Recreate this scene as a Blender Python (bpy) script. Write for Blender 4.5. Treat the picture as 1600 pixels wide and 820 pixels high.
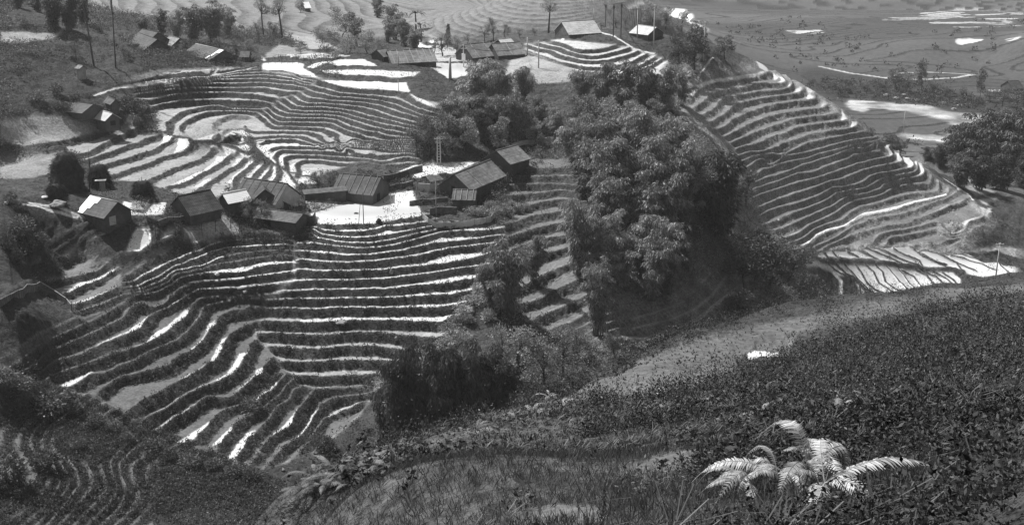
import bpy, bmesh, math, random
import numpy as np
from mathutils import Vector, Matrix, noise as mnoise

for o in list(bpy.data.objects): bpy.data.objects.remove(o, do_unlink=True)
scene = bpy.context.scene
COL = scene.collection
R = math.radians

# ---------------------------------------------------------------- camera
CAMZ = 110.0
PITCH = R(18.0)
FOC = 1931.4                      # pixels for a 1600 px wide picture
cam_d = bpy.data.cameras.new("camera")
cam = bpy.data.objects.new("camera", cam_d); COL.objects.link(cam)
cam_d.sensor_width = 36.0
cam_d.lens = 36.0 * FOC / 1600.0
cam_d.clip_start = 0.1; cam_d.clip_end = 9000
cam.location = (0, 0, CAMZ)
cam.rotation_euler = (R(90) - PITCH, 0, 0)
scene.camera = cam

# ---------------------------------------------------------------- sky and sun
SUN_EL, SUN_AZ = R(54), R(-50)     # azimuth from +Y, clockwise positive
world = bpy.data.worlds.new("World"); scene.world = world
world.use_nodes = True
wn = world.node_tree.nodes; wl = world.node_tree.links
for n in list(wn): wn.remove(n)
wo = wn.new("ShaderNodeOutputWorld"); wb = wn.new("ShaderNodeBackground")
sk = wn.new("ShaderNodeTexSky"); sk.sky_type = 'NISHITA'; sk.sun_disc = False
sk.sun_elevation = SUN_EL; sk.sun_rotation = SUN_AZ
sk.air_density = 1.6; sk.dust_density = 3.0; sk.ozone_density = 1.0
bw = wn.new("ShaderNodeRGBToBW")
wl.new(sk.outputs[0], bw.inputs[0]); wl.new(bw.outputs[0], wb.inputs[0])
wb.inputs[1].default_value = 0.065
wl.new(wb.outputs[0], wo.inputs[0])
sd = bpy.data.lights.new("sun", 'SUN'); sun = bpy.data.objects.new("sun", sd); COL.objects.link(sun)
sd.energy = 5.0; sd.angle = R(0.6); sd.color = (1.0, 1.0, 1.0)
sv = Vector((math.sin(SUN_AZ)*math.cos(SUN_EL), math.cos(SUN_AZ)*math.cos(SUN_EL), math.sin(SUN_EL)))
sun.rotation_euler = (-sv).to_track_quat('-Z', 'Y').to_euler()
sun.location = sv * 300
scene.view_settings.view_transform = 'Standard'
scene.view_settings.look = 'None'
scene.view_settings.exposure = 0.5
scene.view_settings.gamma = 1.0
scene.view_settings.use_curve_mapping = False
scene.cycles.max_bounces = 5
scene.cycles.diffuse_bounces = 2
scene.cycles.glossy_bounces = 2
scene.cycles.transmission_bounces = 2
scene.cycles.transparent_max_bounces = 6
scene.cycles.volume_bounces = 0
scene.cycles.use_denoising = True
scene.cycles.use_adaptive_sampling = True

# ---------------------------------------------------------------- surveying helpers
CP, SP = math.cos(PITCH), math.sin(PITCH)
def ray(u, v):
    x = (u - 800.0) / FOC; y = (410.0 - v) / FOC
    return x, CP + y*SP, -SP + y*CP
def P(u, v, z):
    dx, dy, dz = ray(u, v); t = z / dz
    return (dx*t, dy*t, z)
def Pr(u, v, r):
    dx, dy, dz = ray(u, v); t = r / math.hypot(dx, dy)
    return (dx*t, dy*t, dz*t)
def Pz(u, r, z, v=300):
    dx, dy, dz = ray(u, v); t = r / math.hypot(dx, dy)
    return (dx*t, dy*t, z)
VW = dict(a=(300,370,.125), b=(160,370,.125), c=(0,300,.125), d=(300,460,.125), e=(130,460,.125),
          f=(340,550,.1625), g=(150,560,.1625), h=(400,190,.1625), i=(200,160,.1625), j=(200,90,.1625),
          k=(430,90,.1625), l=(400,270,.125), m=(620,210,.125), n=(630,280,.125), o=(120,270,.125),
          p=(280,260,.125), q=(1080,80,.1625), r=(1300,130,.1625), s=(1140,190,.1625), t=(1340,220,.1625),
          u=(1180,290,.1625), v=(1390,310,.13175), w=(820,0,.18785), x=(1260,380,.2125),
          A=(0,0,.25), B=(0,205,.25), C=(0,410,.25), D=(0,615,.25), E=(400,205,.25), F=(400,410,.25),
          G=(800,205,.25), H=(800,410,.25), I=(400,0,.25), J=(800,0,.25), K=(1200,0,.25),
          y=(0,600,.1625), z=(0,680,.1625), Y=(760,300,.1625), Z=(0,120,.1625), X=(0,400,.125), W=(370,0,.1625))
def pts(spec):
    """'a 10,20 30,40 b 5,6 p 1,2' -> list of photo positions (survey sheets a, b, ...; # = plain)"""
    out = []; vw = (0, 0, 1)
    for tok in spec.split():
        if len(tok) == 1: vw = (0, 0, 1) if tok == '#' else VW[tok]; continue
        X, Y = tok.split(','); out.append((vw[0] + float(X)*vw[2], vw[1] + float(Y)*vw[2]))
    return out
def dens(pl, step):
    out = [pl[0]]
    for a, b in zip(pl, pl[1:]):
        n = max(1, int(math.hypot(b[0]-a[0], b[1]-a[1]) / step))
        for k in range(1, n+1): out.append((a[0] + (b[0]-a[0])*k/n, a[1] + (b[1]-a[1])*k/n))
    return out
# ---------------------------------------------------------------- surveyed terrace edges: region, level index, height, course
LN = []
def ln(reg, s, z, spec): LN.append((reg, s, z, pts(spec)))
# -- the wide front terraces
ln('R', 0, -62.0, "# 485,349 525,351 560,350.5 585,349.5 600,347.5 625,342.5 660,337.5")
ln('R', 1, -62.5, "# 484,355 505,359 525,361 560,362 585,357.5 602,352.5")
ln('R', 2, -63.1, "# 485,357.5 500,364 525,369 550,370.5 575,370 612,365 650,358 675,353")
ln('R', 3, -63.7, "# 495,370 525,377 550,379 580,379 612,374 650,365 677,359.5")
ln('R', 4, -64.4, "# 477,380 500,381 525,384 562,387 595,385.5 625,380 662,370 687,362.5 725,360 762,359")
ln('R', 5, -65.2, "# 477,392 507,395.5 540,399 575,397.5 625,391 675,380 725,375 775,367.5")
ln('R', 6, -66.1, "# 471,405 510,408.5 550,409.5 600,405 650,399 700,387.5 757,381")
ln('R', 7, -67.2, "# 470,420.5 500,423 550,423 600,420.5 650,415 700,410 725,405 767,395")
ln('R', 8, -68.3, "# 437,440 470,438 500,437.5 550,437 600,435 650,429 700,421 747,415")
ln('R', 9, -69.4, "# 450,454 500,452 550,451 600,450.5 650,445 700,441 732,435")
ln('R', 10, -70.5, "# 415,467 462,466.5 500,466 550,465 600,464.5 650,462 700,459 730,454")
ln('R', 11, -71.7, "# 420,481 450,481 482,482.5 525,480 575,479.5 650,480 700,477.5 722,472.5")
ln('R', 12, -73.0, "# 410,500.5 450,501 500,502.5 540,499.5 600,499 650,501 692,500.5 705,495")
ln('R', 13, -74.4, "# 415,520 450,521 500,522.5 540,519 587,517.5 625,522.5 675,526")
ln('R', 14, -75.8, "# 431,541 462,544.5 500,544 540,539.5 587,540 645,547.5")
ln('R', 15, -77.1, "# 452,564 475,565.5 512,562.5 550,561 600,562")
ln('R', 16, -78.4, "# 470,585 500,586 537,585 585,585")
ln('R', 17, -79.7, "f 930,350 1000,350 1150,345 1300,335 1520,355")
# -- their continuation round the spur to the lower left
ln('L', 2, -63.1, "b 320,470 400,400 500,345 600,295 750,235 880,170 980,100 1100,70 1190,75 1260,40 # 335,370.6 350,367.5 400,364.5 450,366")
ln('L', 3, -63.8, "b 350,560 560,455 700,385 850,310 1000,250 1120,200 1230,165 1330,110 1450,75 a 450,55 600,42 870,22 1080,25 1190,45")
ln('L', 4, -64.4, "b 450,605 600,535 750,470 830,410 950,350 1100,285 1200,255 a 100,240 200,200 400,150 540,130 700,120 830,105 1200,95")
ln('L', 5, -65.1, "b 900,425 1050,400 a 100,365 200,330 260,300 400,250 600,205 800,180 1000,170 1200,172 1390,190")
ln('L', 6, -65.6, "b 480,680 700,620 830,560 900,480 1050,440 1200,405 a 230,360 350,330 500,318 650,290 800,265 1000,238 1200,235 1370,245")
ln('L', 7, -66.1, "# 0,577 15,574 32,562.5 50,550 75,532.5 110,516 140,502.5 160,492.5 175,485 195,469 b 450,715 500,715 700,680 900,570 1050,490 a 160,450 350,440 560,440 700,415 850,370 1000,345 1200,325 1350,320")
ln('L', 8, -67.2, "# 20,584 45,575 70,555 87,545 e 180,450 330,370 440,330 510,270 550,200 620,160 700,110 800,130 860,150 920,140 1000,115 1060,70 1120,20 b 850,740 920,690 1000,630 1200,580 a 0,575 200,545 400,530 600,510 830,480 1000,465 1200,440 1370,410")
ln('L', 9, -68.3, "# 55,585 90,562 130,551 149,542 167,534 e 480,510 600,470 720,410 760,340 820,280 910,215 # 255,483 270,475 290,463 310,452 a 250,640 400,632 600,635 800,605 1000,585 1200,570 1400,555")
ln('L', 10, -69.4, "e 200,800 400,730 540,690 700,640 780,610 880,560 1000,490 1100,410 1180,340 1260,290 1310,240 # 300,478 315,466 345,462 377,461 a 800,728 950,710 1100,690 1250,668 1360,657")
ln('L', 11, -70.5, "# 95,604 107,604 125,595 145,582 g 110,130 230,60 370,10 e 850,700 1000,640 1150,580 1250,510 1340,420 1410,330 d 100,260 150,160 230,120 350,95 500,60 620,45 920,50 1000,72 1200,50 1400,45")
ln('L', 12, -71.7, "g 100,250 240,170 350,155 500,110 640,75 720,40 e 1100,800 1250,740 1340,690 1460,600 d 170,520 220,440 290,370 320,300 430,225 520,200 650,185 800,165 1200,168 1400,170")
ln('L', 13, -73.0, "g 210,550 300,495 430,410 620,320 750,230 850,185 960,120 1050,60 1130,10 d 290,810 340,750 390,660 400,610 450,530 560,440 640,400 700,380 850,325 1000,325 1250,335 1400,335")
ln('L', 14, -74.4, "g 350,660 420,620 500,550 600,500 700,460 780,400 850,350 1000,270 1150,230 1240,180 1350,110 1400,50 d 650,780 700,720 740,600 820,550 900,500 1050,500 1300,505")
ln('L', 15, -75.8, "g 520,720 560,700 680,620 750,560 850,520 900,480 1000,410 1080,360 1180,370 1300,370 1390,290 1450,240 1530,170 f 420,210 450,130 490,80 540,40 650,5 d 1050,660 1200,655")
ln('L', 16, -77.1, "# 296,692 304,683 321,666 330,656 342,644 360,636 375,632 394,628 f 400,450 440,400 520,360 570,310 620,250 680,190 720,140 700,95")
ln('L', 17, -77.9, "# 336,706 g 1200,790 1300,690 1320,640 1430,560 f 330,600 480,500 600,400 680,300 760,230")
ln('L', 18, -78.6, "# 382,697 f 300,815 350,790 430,695 520,600 570,530 690,440 730,365 900,285")
ln('L', 19, -79.7, "f 510,810 600,760 700,700 740,620 780,540 850,460 900,400 930,365")
ln('L', 20, -80.9, "f 780,815 850,740 900,660 970,560 1000,500 1100,450 1200,420 1400,400")
ln('L', 21, -82.1, "f 950,750 1030,640 1100,610 1250,540 1380,480")
# -- bowl of terraces under the long pond
ln('B', 0, -48.0, "j 280,150 500,140 700,125 860,115")
ln('B', 1, -48.6, "j 0,260 200,230 400,210 600,195 800,180 900,160 1000,140 1100,125 1300,118 1500,130 1600,150 k 270,190 400,200")
ln('B', 2, -49.1, "j 900,172 1050,150 1300,141 1450,150 1600,175 k 300,210")
ln('B', 3, -49.6, "j 820,192 1000,180 1150,172 1300,168 1450,180 1600,207 k 300,240")
ln('B', 4, -50.2, "j 0,308 250,275 450,245 560,238 750,228 830,212 1000,207 1300,204 1600,228 k 300,262")
ln('B', 5, -50.9, "j 830,246 1000,250 1150,245 1300,241 1600,272 k 300,288")
ln('B', 6, -51.6, "j 90,350 300,318 480,298 640,291 800,290 1000,290 1200,290 1320,292")
ln('B', 7, -52.6, "j 200,405 320,390 450,355 600,342 800,332 970,332 1240,355 1380,380 1510,405")
ln('B', 8, -53.8, "j 245,465 330,440 500,415 650,405 850,402 1000,410 1250,412 1330,430 1400,445")
ln('B', 9, -55.0, "j 365,690 345,640 400,600 480,540 600,495 750,470 860,460 1000,490 1250,495")
ln('B', 10, -56.2, "i 590,340 520,300 490,250 540,190 640,130 750,95 850,85 1000,80 1150,85 1250,95")
ln('B', 11, -57.2, "i 780,370 835,345 860,320 950,270 1060,250 1120,240")
# -- the round nose of terraces under the bright pond
ln('N', 0, -49.8, "k 420,215 500,240 640,280 800,300 1000,312 1190,330 1300,372 1400,440 1540,490")
ln('N', 1, -50.7, "k 330,260 450,295 600,335 800,352 1000,370 1150,395 1250,430 1350,480 1510,525")
ln('N', 2, -51.5, "k 270,290 350,325 480,355 600,375 800,388 1000,412 1150,450 1250,490 1400,550 1470,565")
ln('N', 3, -52.3, "k 240,335 300,375 400,395 520,412 700,420 850,433 1000,462 1150,510 1280,545 1450,600")
ln('N', 4, -53.1, "k 170,370 230,412 330,440 500,442 640,452 800,472 950,507 1100,560 1300,612 1450,645")
ln('N', 5, -53.9, "k 100,400 170,447 280,472 450,473 600,490 750,517 900,562 1100,602 1250,642 1330,655")
ln('N', 6, -54.7, "k 80,460 150,502 280,516 450,517 620,525 750,562 900,602 1050,642 1200,665 1300,686")
ln('N', 7, -55.4, "k 0,490 100,530 250,546 450,546 600,562 700,592 830,635 950,672 1100,702 1300,735")
ln('N', 8, -56.1, "k 0,550 100,580 250,582 450,582 570,596 700,655 850,700 980,715 1100,750 1290,765")
ln('N', 9, -56.9, "k 0,605 120,622 300,624 450,628 580,650 700,703 830,742 950,778 1100,800")
ln('N', 10, -57.6, "k -160,540 -80,600 0,660 200,667 400,677 520,700 620,750 720,787 850,800 h 1150,200")
ln('N', 11, -58.2, "h -60,85 0,95 250,92 500,97 640,137 750,192 850,217")
ln('N', 12, -58.5, "h 0,148 250,133 450,143 560,183 700,227 800,240")
ln('N', 13, -58.8, "h -200,215 0,205 180,178 400,178 500,205 640,240")
ln('N', 14, -59.4, "h 90,310 130,265 200,240 350,236 600,236 850,236 1000,240 1150,252 1250,265")
ln('N', 15, -60.0, "h 180,400 165,340 200,290 260,272 400,277 640,287 850,300 1050,317 1160,322 1450,302")
ln('N', 16, -60.6, "h 270,430 255,380 290,335 370,322 600,326 850,346 1050,357 1150,376 1250,380")
ln('N', 17, -61.2, "h 390,480 370,420 390,390 450,372 620,372 850,402 1100,407 1180,422 1500,397")
# -- terraces below the upper left field
ln('C', 0, -55.2, "# 0,233 37,230 62,224 100,219 130,211 150,206 170,196")
ln('C', 1, -56.2, "# 120,240 137,237 175,217 205,205 213,199")
ln('C', 2, -57.1, "# 142,247 i 0,410 100,380 160,345 280,310 300,280")
ln('C', 3, -58.0, "# 150,260 175,253 i 0,530 150,480 250,450 330,400 400,370 425,320")
ln('C', 4, -58.8, "# 178,272 i 100,612 230,570 330,520 420,497 540,460 600,400 590,350")
ln('C', 5, -59.4, "i 200,745 250,720 380,655 500,610 650,560 760,495 800,440")
ln('C', 6, -60.0, "i 410,800 480,790 600,740 700,680 800,630 900,570 960,520 1000,480")
ln('C', 7, -60.4, "i 700,815 810,745 950,650 1050,600 1110,540")
ln('C', 8, -60.8, "i 1000,815 1010,740 1100,660 1220,560")
ln('C', 9, -61.0, "i 1180,725 1200,700 1300,590")
ln('C', 10, -61.2, "i 1280,740 1360,640")
ln('C', 11, -61.4, "i 1390,760 1420,720 1430,640")
ln('C', 12, -61.6, "h 380,600 350,520")
# -- hillock with the big pale thatched house
ln('D', 0, -45.5, "w 330,365 420,405 530,415 640,407 735,382")
ln('D', 1, -46.4, "w 160,370 300,402 400,437 480,457 580,465 660,452 780,422 830,407")
ln('D', 2, -47.2, "w 120,405 200,417 300,457 450,495 560,507 700,497 820,467 900,440")
ln('D', 3, -48.0, "w 30,425 150,467 300,515 430,542 560,560 720,557 860,522 960,472 1010,447")
ln('D', 4, -48.6, "w 860,600 960,542 1010,512 1070,480")
ln('D', 5, -49.2, "w 900,620 980,572 1060,542 1120,500")
# -- the big right hill
ln('E', 0, -53.6, "q 0,420 60,350 130,310 200,290 400,260 640,230 720,205 750,190 700,140 620,100")
ln('E', 1, -55.0, "q 300,370 430,355 560,322 700,300 800,305 860,300 905,280 850,220 800,180")
ln('E', 2, -56.4, "q 160,577 200,562 250,500 330,440 450,415 640,385 800,370 930,347 960,320 940,260 880,210")
ln('E', 3, -57.8, "q 250,637 330,590 400,520 500,482 640,452 800,427 950,412 1060,380 1080,330")
ln('E', 4, -59.2, "q 350,697 400,652 500,602 620,557 700,532 860,497 1000,480 1130,470 1190,440 1180,410")
ln('E', 5, -60.7, "q 440,757 520,712 620,670 700,640 820,602 1000,572 1150,552 1260,540 1310,500 1260,430")
ln('E', 6, -62.1, "q 580,787 700,745 830,702 950,657 1080,632 1250,615 1350,600 1420,575")
ln('E', 7, -63.5, "s 270,197 350,165 450,120 q 870,792 1000,732 1130,702 1300,682 1480,665 1500,640 1480,570")
ln('E', 8, -64.9, "s 310,282 400,252 500,207 600,172 700,142 800,112 1000,77 1170,57 1220,20 q 1590,680")
ln('E', 9, -66.2, "s 400,370 600,270 740,202 960,152 1250,100 1350,60")
ln('E', 10, -67.5, "s 200,412 260,372 500,330 740,290 900,250 1100,190 1350,150")
ln('E', 11, -68.7, "s 260,500 350,445 450,410 600,378 740,348 860,305 1000,272 1150,235 1430,172")
ln('E', 12, -69.9, "s 340,537 450,512 600,462 720,402 850,367 1000,322 1100,277 1200,252 1290,250")
ln('E', 13, -71.1, "s 450,570 650,495 800,480 900,440 1020,395 1150,350 1250,310 1350,290 1450,270 1440,200")
ln('E', 14, -72.6, "s 240,720 400,660 550,612 750,560 900,515 1050,465 1200,412 1300,385 1400,355 1500,335 t 340,130 300,70")
ln('E', 15, -74.1, "s 330,800 500,727 750,652 880,602 950,572 1050,552 1150,520 1300,457 1400,430 t 369,205 430,180 400,130")
ln('E', 16, -75.6, "u 0,305 130,235 240,198 400,165 600,95 740,15 s 970,637 1100,622 1200,602 1300,562 1400,502 t 350,285 460,263 540,220 500,170")
ln('E', 17, -76.9, "u 50,382 200,330 350,262 500,212 650,150 800,62 900,40")
ln('E', 18, -78.2, "u 130,442 300,387 450,322 600,252 740,190 820,140 900,100 1080,65 1210,20 t 250,420 330,387 450,360 560,340 640,290 600,210")
ln('E', 19, -79.7, "u 220,522 320,482 400,457 520,377 700,292 790,242 860,192 940,145 t 180,527 300,472 430,425 700,400")
ln('E', 21, -81.6, "u 360,602 450,577 530,532 600,472 700,422 870,377 940,332 1050,267 1250,237 1400,197 t 60,702 200,677 350,642 450,612 550,582 700,552 850,512 880,440 840,400")
ln('E', 22, -82.6, "u 480,680 560,590 760,500 940,380 1150,320 t 100,747 220,727 400,702 550,662 640,622 780,572 880,530")
ln('E', 23, -83.6, "u 700,570 900,480 1180,400 1300,372 1500,347 t 270,812 450,792 650,717 800,662 940,602 1050,552")
ln('E', 24, -84.7, "u 900,600 1130,552 1180,470 1300,432 1450,412 v 200,352 400,312 560,272 720,412 880,372 930,292 1050,242 1200,152")
ln('E', 25, -85.8, "u 1250,562 1330,482 v 180,432 350,392 560,362 700,420")
ln('E', 26, -87.0, "v 300,560 450,540 550,532 650,500 820,462")
# -- small flights between the trees
ln('M', 0, -60.5, "G 100,232 370,228 480,240")
ln('M', 1, -61.6, "G 70,282 350,278 480,290")
ln('M', 2, -62.6, "G 30,330 230,327 400,335")
ln('M', 3, -63.8, "G 0,398 150,388 300,367 400,380")
ln('M', 5.5, -66.0, "G 0,612 150,560 290,537 420,530")
ln('M', 6.5, -67.3, "G 0,692 150,642 280,612 420,600")
ln('M', 9, -70.5, "H 60,142 200,62 340,7")
ln('M', 10, -71.9, "H 80,247 180,212 240,182 360,130")
ln('M', 11, -73.2, "H 90,362 250,292 380,242 480,200")
ln('M', 12, -74.4, "H 200,430 350,372 440,322")
ln('M', 14, -76.2, "H 750,352 950,292 1080,240")
ln('M', 15, -77.4, "H 700,405 760,407 1000,352 1150,282 1250,202 1380,32")
ln('M', 16, -78.6, "H 690,462 870,482 1000,432 1170,342 1330,212 1480,100")
# -- the flight at the left edge above the dark plot
ln('K', 0, -63.6, "# 77,418 92,413 110,406 130,398")
ln('K', 1, -64.1, "X 480,360 600,335 820,290 1000,245 1250,170")
ln('K', 2, -64.6, "X 640,492 700,490 800,470 900,432 1050,362 1230,302 1430,182")
ln('K', 3, -65.1, "X 830,607 1000,592 1100,552 1370,437 1500,380")
ln('K', 4, -65.6, "X 950,702 1100,652 1300,590 1450,520")
# -- dark near terraces, lower left
ln('H', 2.0, -70.9, "D -60,780 0,735 130,642 200,562 230,492")
ln('H', 4.0, -71.8, "D 60,880 150,812 300,692 360,602 380,532 330,430")
ln('H', 6.0, -72.7, "D 250,880 300,815 420,682 500,562 480,472 440,422 400,300")
ln('H', 8.0, -73.6, "D 400,880 470,817 600,682 680,582 650,482 640,402 700,322")
ln('H', 10.0, -74.5, "D 560,880 640,820 760,700 800,600 760,500 760,420 900,300")
ln('H', 12.0, -75.3, "D 760,880 900,760 1000,640 960,520 1000,430")
ln('H', 0.0, -69.9, "D -40,160 0,142 150,72 250,12")

# -- plain spot heights: photo position + height, photo position + distance, column + distance + height
CT = []; CR = set()
def cz(u, v, z): p = P(u, v, z); CT.append(p); CR.add(p)
def cr(u, v, r): p = Pr(u, v, r); CT.append(p); CR.add(p)
def ch(u, r, z): CT.append(Pz(u, r, z))
for u, v, r in [(300,60,350),(250,75,335),(200,20,430),(100,20,380),(50,60,320),(60,100,302),(60,140,290),(60,210,258),(0,200,262),
    (60,250,243),(105,300,224),(30,330,212),(60,370,203),(165,345,213),(0,400,196),(30,440,188),(60,500,176),(10,570,163),(0,540,168),(0,480,180),
    (0,20,340),(0,100,300),(150,100,305),(160,150,288),(120,170,276),(200,180,268),(400,70,370),(450,50,420),(500,5,520),(560,30,470),(600,50,440),
    (520,75,350),(400,92,318),(470,85,318),(350,20,460),(300,0,500),(100,0,410),(0,0,365),
    (650,30,490),(700,75,420),(700,10,560),(800,20,600),(900,15,680),(1000,10,800),(620,65,400),(760,50,400),(840,35,420),(960,35,440),(1030,35,460),
    (1080,20,890),(1130,45,700),(1200,15,880),(1300,10,930),(1450,10,950),(1590,10,950),(1300,60,760),(1200,60,720),(1450,60,740),(1590,60,740),
    (640,92,312),(700,100,306),(770,90,314),(700,125,293),(900,48,345),(870,62,338),(1005,50,345),(950,75,330),(1030,85,318),(1060,60,340),
    (900,118,298),(830,115,300),(840,128,296),(780,150,285),(700,150,283),(1070,120,307),(1120,100,318),(1170,100,327),
    (900,160,285),(1000,150,290),(900,200,272),(1000,220,262),(1080,180,284),(1100,260,246),(1000,300,232),(1100,340,240),(1160,330,250),(900,250,255),
    (1180,400,248),(1230,430,243),(1140,440,228),(1000,400,222),(900,420,205),(950,480,200),(800,540,188),(850,560,184),(700,560,180),(980,555,186),
    (600,640,168),(700,640,168),(540,690,160),(450,720,156),(780,300,240),(730,300,238),(700,270,244),(740,260,249),(660,275,243),(700,330,228),
    (680,240,254),(780,230,262),(700,200,264),(1130,260,262),(1150,340,258),(820,215,268),(740,345,222),(640,262,250),
    (165,300,224),(240,300,226),(300,330,220),(330,350,214),(380,340,219),(420,340,222),(420,300,236),(480,300,237),(350,310,229),(250,330,218),(220,380,206),(200,345,212),
    (280,360,211),(150,400,202),(130,340,213),(100,330,214),(120,420,195),(100,450,190),(550,300,241),(620,290,243),(500,310,236),(560,330,229),(620,320,234),
    (560,190,266),(300,195,272),(350,210,268),(300,215,262)]: cr(u, v, r)
for u, v in [(1290,400),(1400,400),(1500,400),(1560,400),(1320,430),(1420,430),(1500,430),(1340,460),(1420,455)]: cz(u, v, -92.5)
for u, v in [(1580,420),(1520,375),(1600,380)]: cz(u, v, -91)
for u, v, z in [(1240,420,-88),(1280,450,-91),(1260,480,-90.5),(1300,480,-93),(1560,300,-86),(1600,300,-87),(1600,330,-88.5),(1545,330,-87),(1500,305,-84),(1500,330,-84.5),
    (1540,350,-88.5),(1580,350,-90),(1450,380,-90),(1480,360,-87),(1600,360,-90)]: cz(u, v, z)
for u, v in [(1300,150),(1400,160),(1500,185),(1560,200),(1590,180),(1450,215)]: cz(u, v, -99 if v > 120 else -101)
for u, v in [(1300,120),(1400,125),(1500,140),(1590,150),(1250,100),(1400,100),(1500,100),(1590,110),(1350,80),(1550,80)]: cz(u, v, -100)
for u, v in [(1500,250),(1580,250),(1440,240),(1540,280),(1590,220)]: cz(u, v, -93)
# the ridge of the right hill and the drop behind it
for u, v, r in [(1190,97,333),(1240,125,331),(1280,150,328),(1320,178,325),(1360,200,320),(1400,228,315),(1440,262,308),(1480,292,302)]:
    cr(u, v, r); p = Pr(u, v, r); ch(u, r+22, p[2]-9)
ch(1190, 400, -84); ch(1250, 410, -93); ch(1320, 400, -97); ch(1390, 385, -97); ch(1120, 420, -80); ch(1050,450,-78)
# foreground slope
for u, v, r in [(480,765,35),(600,705,38),(690,690,42),(800,655,48),(860,628,56),(920,600,64),(970,578,73),(1050,547,82),(1150,520,90),(1300,490,100),(1450,462,112),(1600,440,126),
    (1200,553,71),(1180,575,63),(1050,615,54),(1100,600,58),(960,620,56),(900,640,48),(1250,560,66),(1400,510,72),(1400,560,48),(1500,480,82),(1500,560,40),(1600,480,60),(1600,540,38),(1600,600,27),(1300,600,38),(1200,640,31),(1400,620,28),
    (400,820,22),(500,820,18),(600,760,26),(600,820,15),(800,820,12.5),(1000,820,10),(1200,820,8.2),(1400,820,7),(1600,820,6),(1270,745,11.5),(1450,720,12),(1600,700,13),(800,720,25),(700,760,21),
    (900,680,33),(1000,700,22),(1050,760,14.5),(1150,700,19),(1300,660,20),(1450,660,17.5),(1600,650,19)]: cr(u, v, r)
for u, r, z in [(-100,6,-7),(200,6,-5.5),(500,6,-5),(800,5,-3.5),(1100,4,-2.8),(1400,3.5,-2.4),(1700,3,-2),(-300,3,-4),(300,2.2,-2.6),(800,1.2,-1.9),(1500,1.2,-1.7),(800,.7,-1.7),(0,.7,-2),(1600,.7,-1.7),
    (0,20,-19),(200,20,-17.5),(0,60,-48),(200,50,-38),(0,100,-64.5),(200,100,-65),(0,125,-69.5),(300,30,-21.5),(380,50,-33),(350,80,-53),(380,110,-67),(300,125,-72),(-300,30,-30),(-300,80,-58),
    (480,55,-34),(500,90,-58),(500,130,-74),(600,60,-36),(620,90,-56),(640,130,-76),(800,70,-41),(800,100,-60),(820,140,-78),(1000,95,-46),(1000,120,-62),(1000,150,-76),(1150,115,-50),(1150,150,-72),
    (1300,125,-52),(1300,160,-74),(1300,200,-88),(1500,140,-54),(1500,180,-76),(1500,220,-90),(1600,155,-58),(1600,210,-84),(1600,250,-92),(1150,185,-80),(950,170,-80),(700,150,-81),(600,150,-82),
    (1800,4,-1.8),(1800,20,-9),(1800,60,-22),(1800,130,-45),(1800,200,-80),(1800,260,-92),(2050,10,-4),(2050,60,-20),(2050,150,-50),(2050,260,-90)]: ch(u, r, z)
# beyond the frame and far away
for u in (-500, -200): 
    for r, z in [(160,-66),(200,-61),(250,-53),(320,-42),(450,-36),(700,-20),(1200,20),(2600,120)]: ch(u, r, z + (6 if u < -300 else 0))
for u, r, z in [(200,700,-40),(200,1200,0),(200,2600,150),(500,800,-52),(500,1300,-10),(500,2600,160),(800,900,-80),(800,1400,-40),(800,2600,140),
    (1100,1100,-100),(1100,1700,-60),(1100,2600,100),(1400,1100,-101),(1400,1800,-90),(1400,2600,60),(1700,900,-101),(1700,1500,-99),(1700,2600,60),
    (1800,300,-95),(1800,400,-99),(1800,600,-101),(2050,350,-97),(2050,600,-101),(2050,1200,-100),(2050,2600,80)]: ch(u, r, z)

# terrace regions: outline in the photo, fallback step
RG = dict(
 R="# 455,348 480,345 560,345 665,332 700,350 790,352 800,395 770,420 745,470 720,500 700,560 610,625 480,625 440,575 420,545 400,525 395,505 415,490 405,470 440,448 458,430 456,400",
 L="# 185,440 270,378 290,372 460,358 462,400 460,432 440,450 410,470 420,490 400,505 398,525 420,545 445,575 470,600 500,610 590,600 560,650 500,700 420,730 380,725 300,700 240,678 150,612 95,612 0,590 0,565 120,495 200,470",
 B="# 195,125 240,112 360,105 480,118 500,125 478,140 440,152 420,170 395,180 390,200 380,225 345,225 290,215 250,210 235,190 215,150",
 N="# 497,122 560,134 700,165 690,190 650,250 640,258 560,250 500,275 455,280 440,262 425,240 390,215 365,205 385,185 425,165 440,152 478,140",
 C="# 0,228 150,200 200,190 250,212 300,214 330,228 368,240 405,254 440,270 465,285 462,300 380,300 330,310 270,300 230,285 175,280 150,262 130,250 100,232 0,240",
 D="# 820,68 870,62 980,72 1015,84 1045,95 1030,125 960,118 900,110 820,80",
 E="# 1075,160 1085,130 1130,125 1200,98 1240,125 1290,160 1340,200 1385,215 1420,240 1450,270 1490,300 1510,300 1530,330 1540,345 1500,360 1495,385 1440,380 1290,385 1230,380 1180,340 1170,280 1150,230 1110,195",
 M="# 795,255 830,250 900,250 930,330 930,420 960,450 1100,440 1150,400 1180,440 1130,480 1010,540 930,540 870,520 820,490 800,440 790,360 792,320",
 K="# 55,425 75,408 110,400 150,398 186,420 186,440 200,455 198,468 140,500 118,492 105,476 64,448",
 H="# -60,600 70,595 190,640 330,700 420,760 400,840 -60,840")
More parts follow.
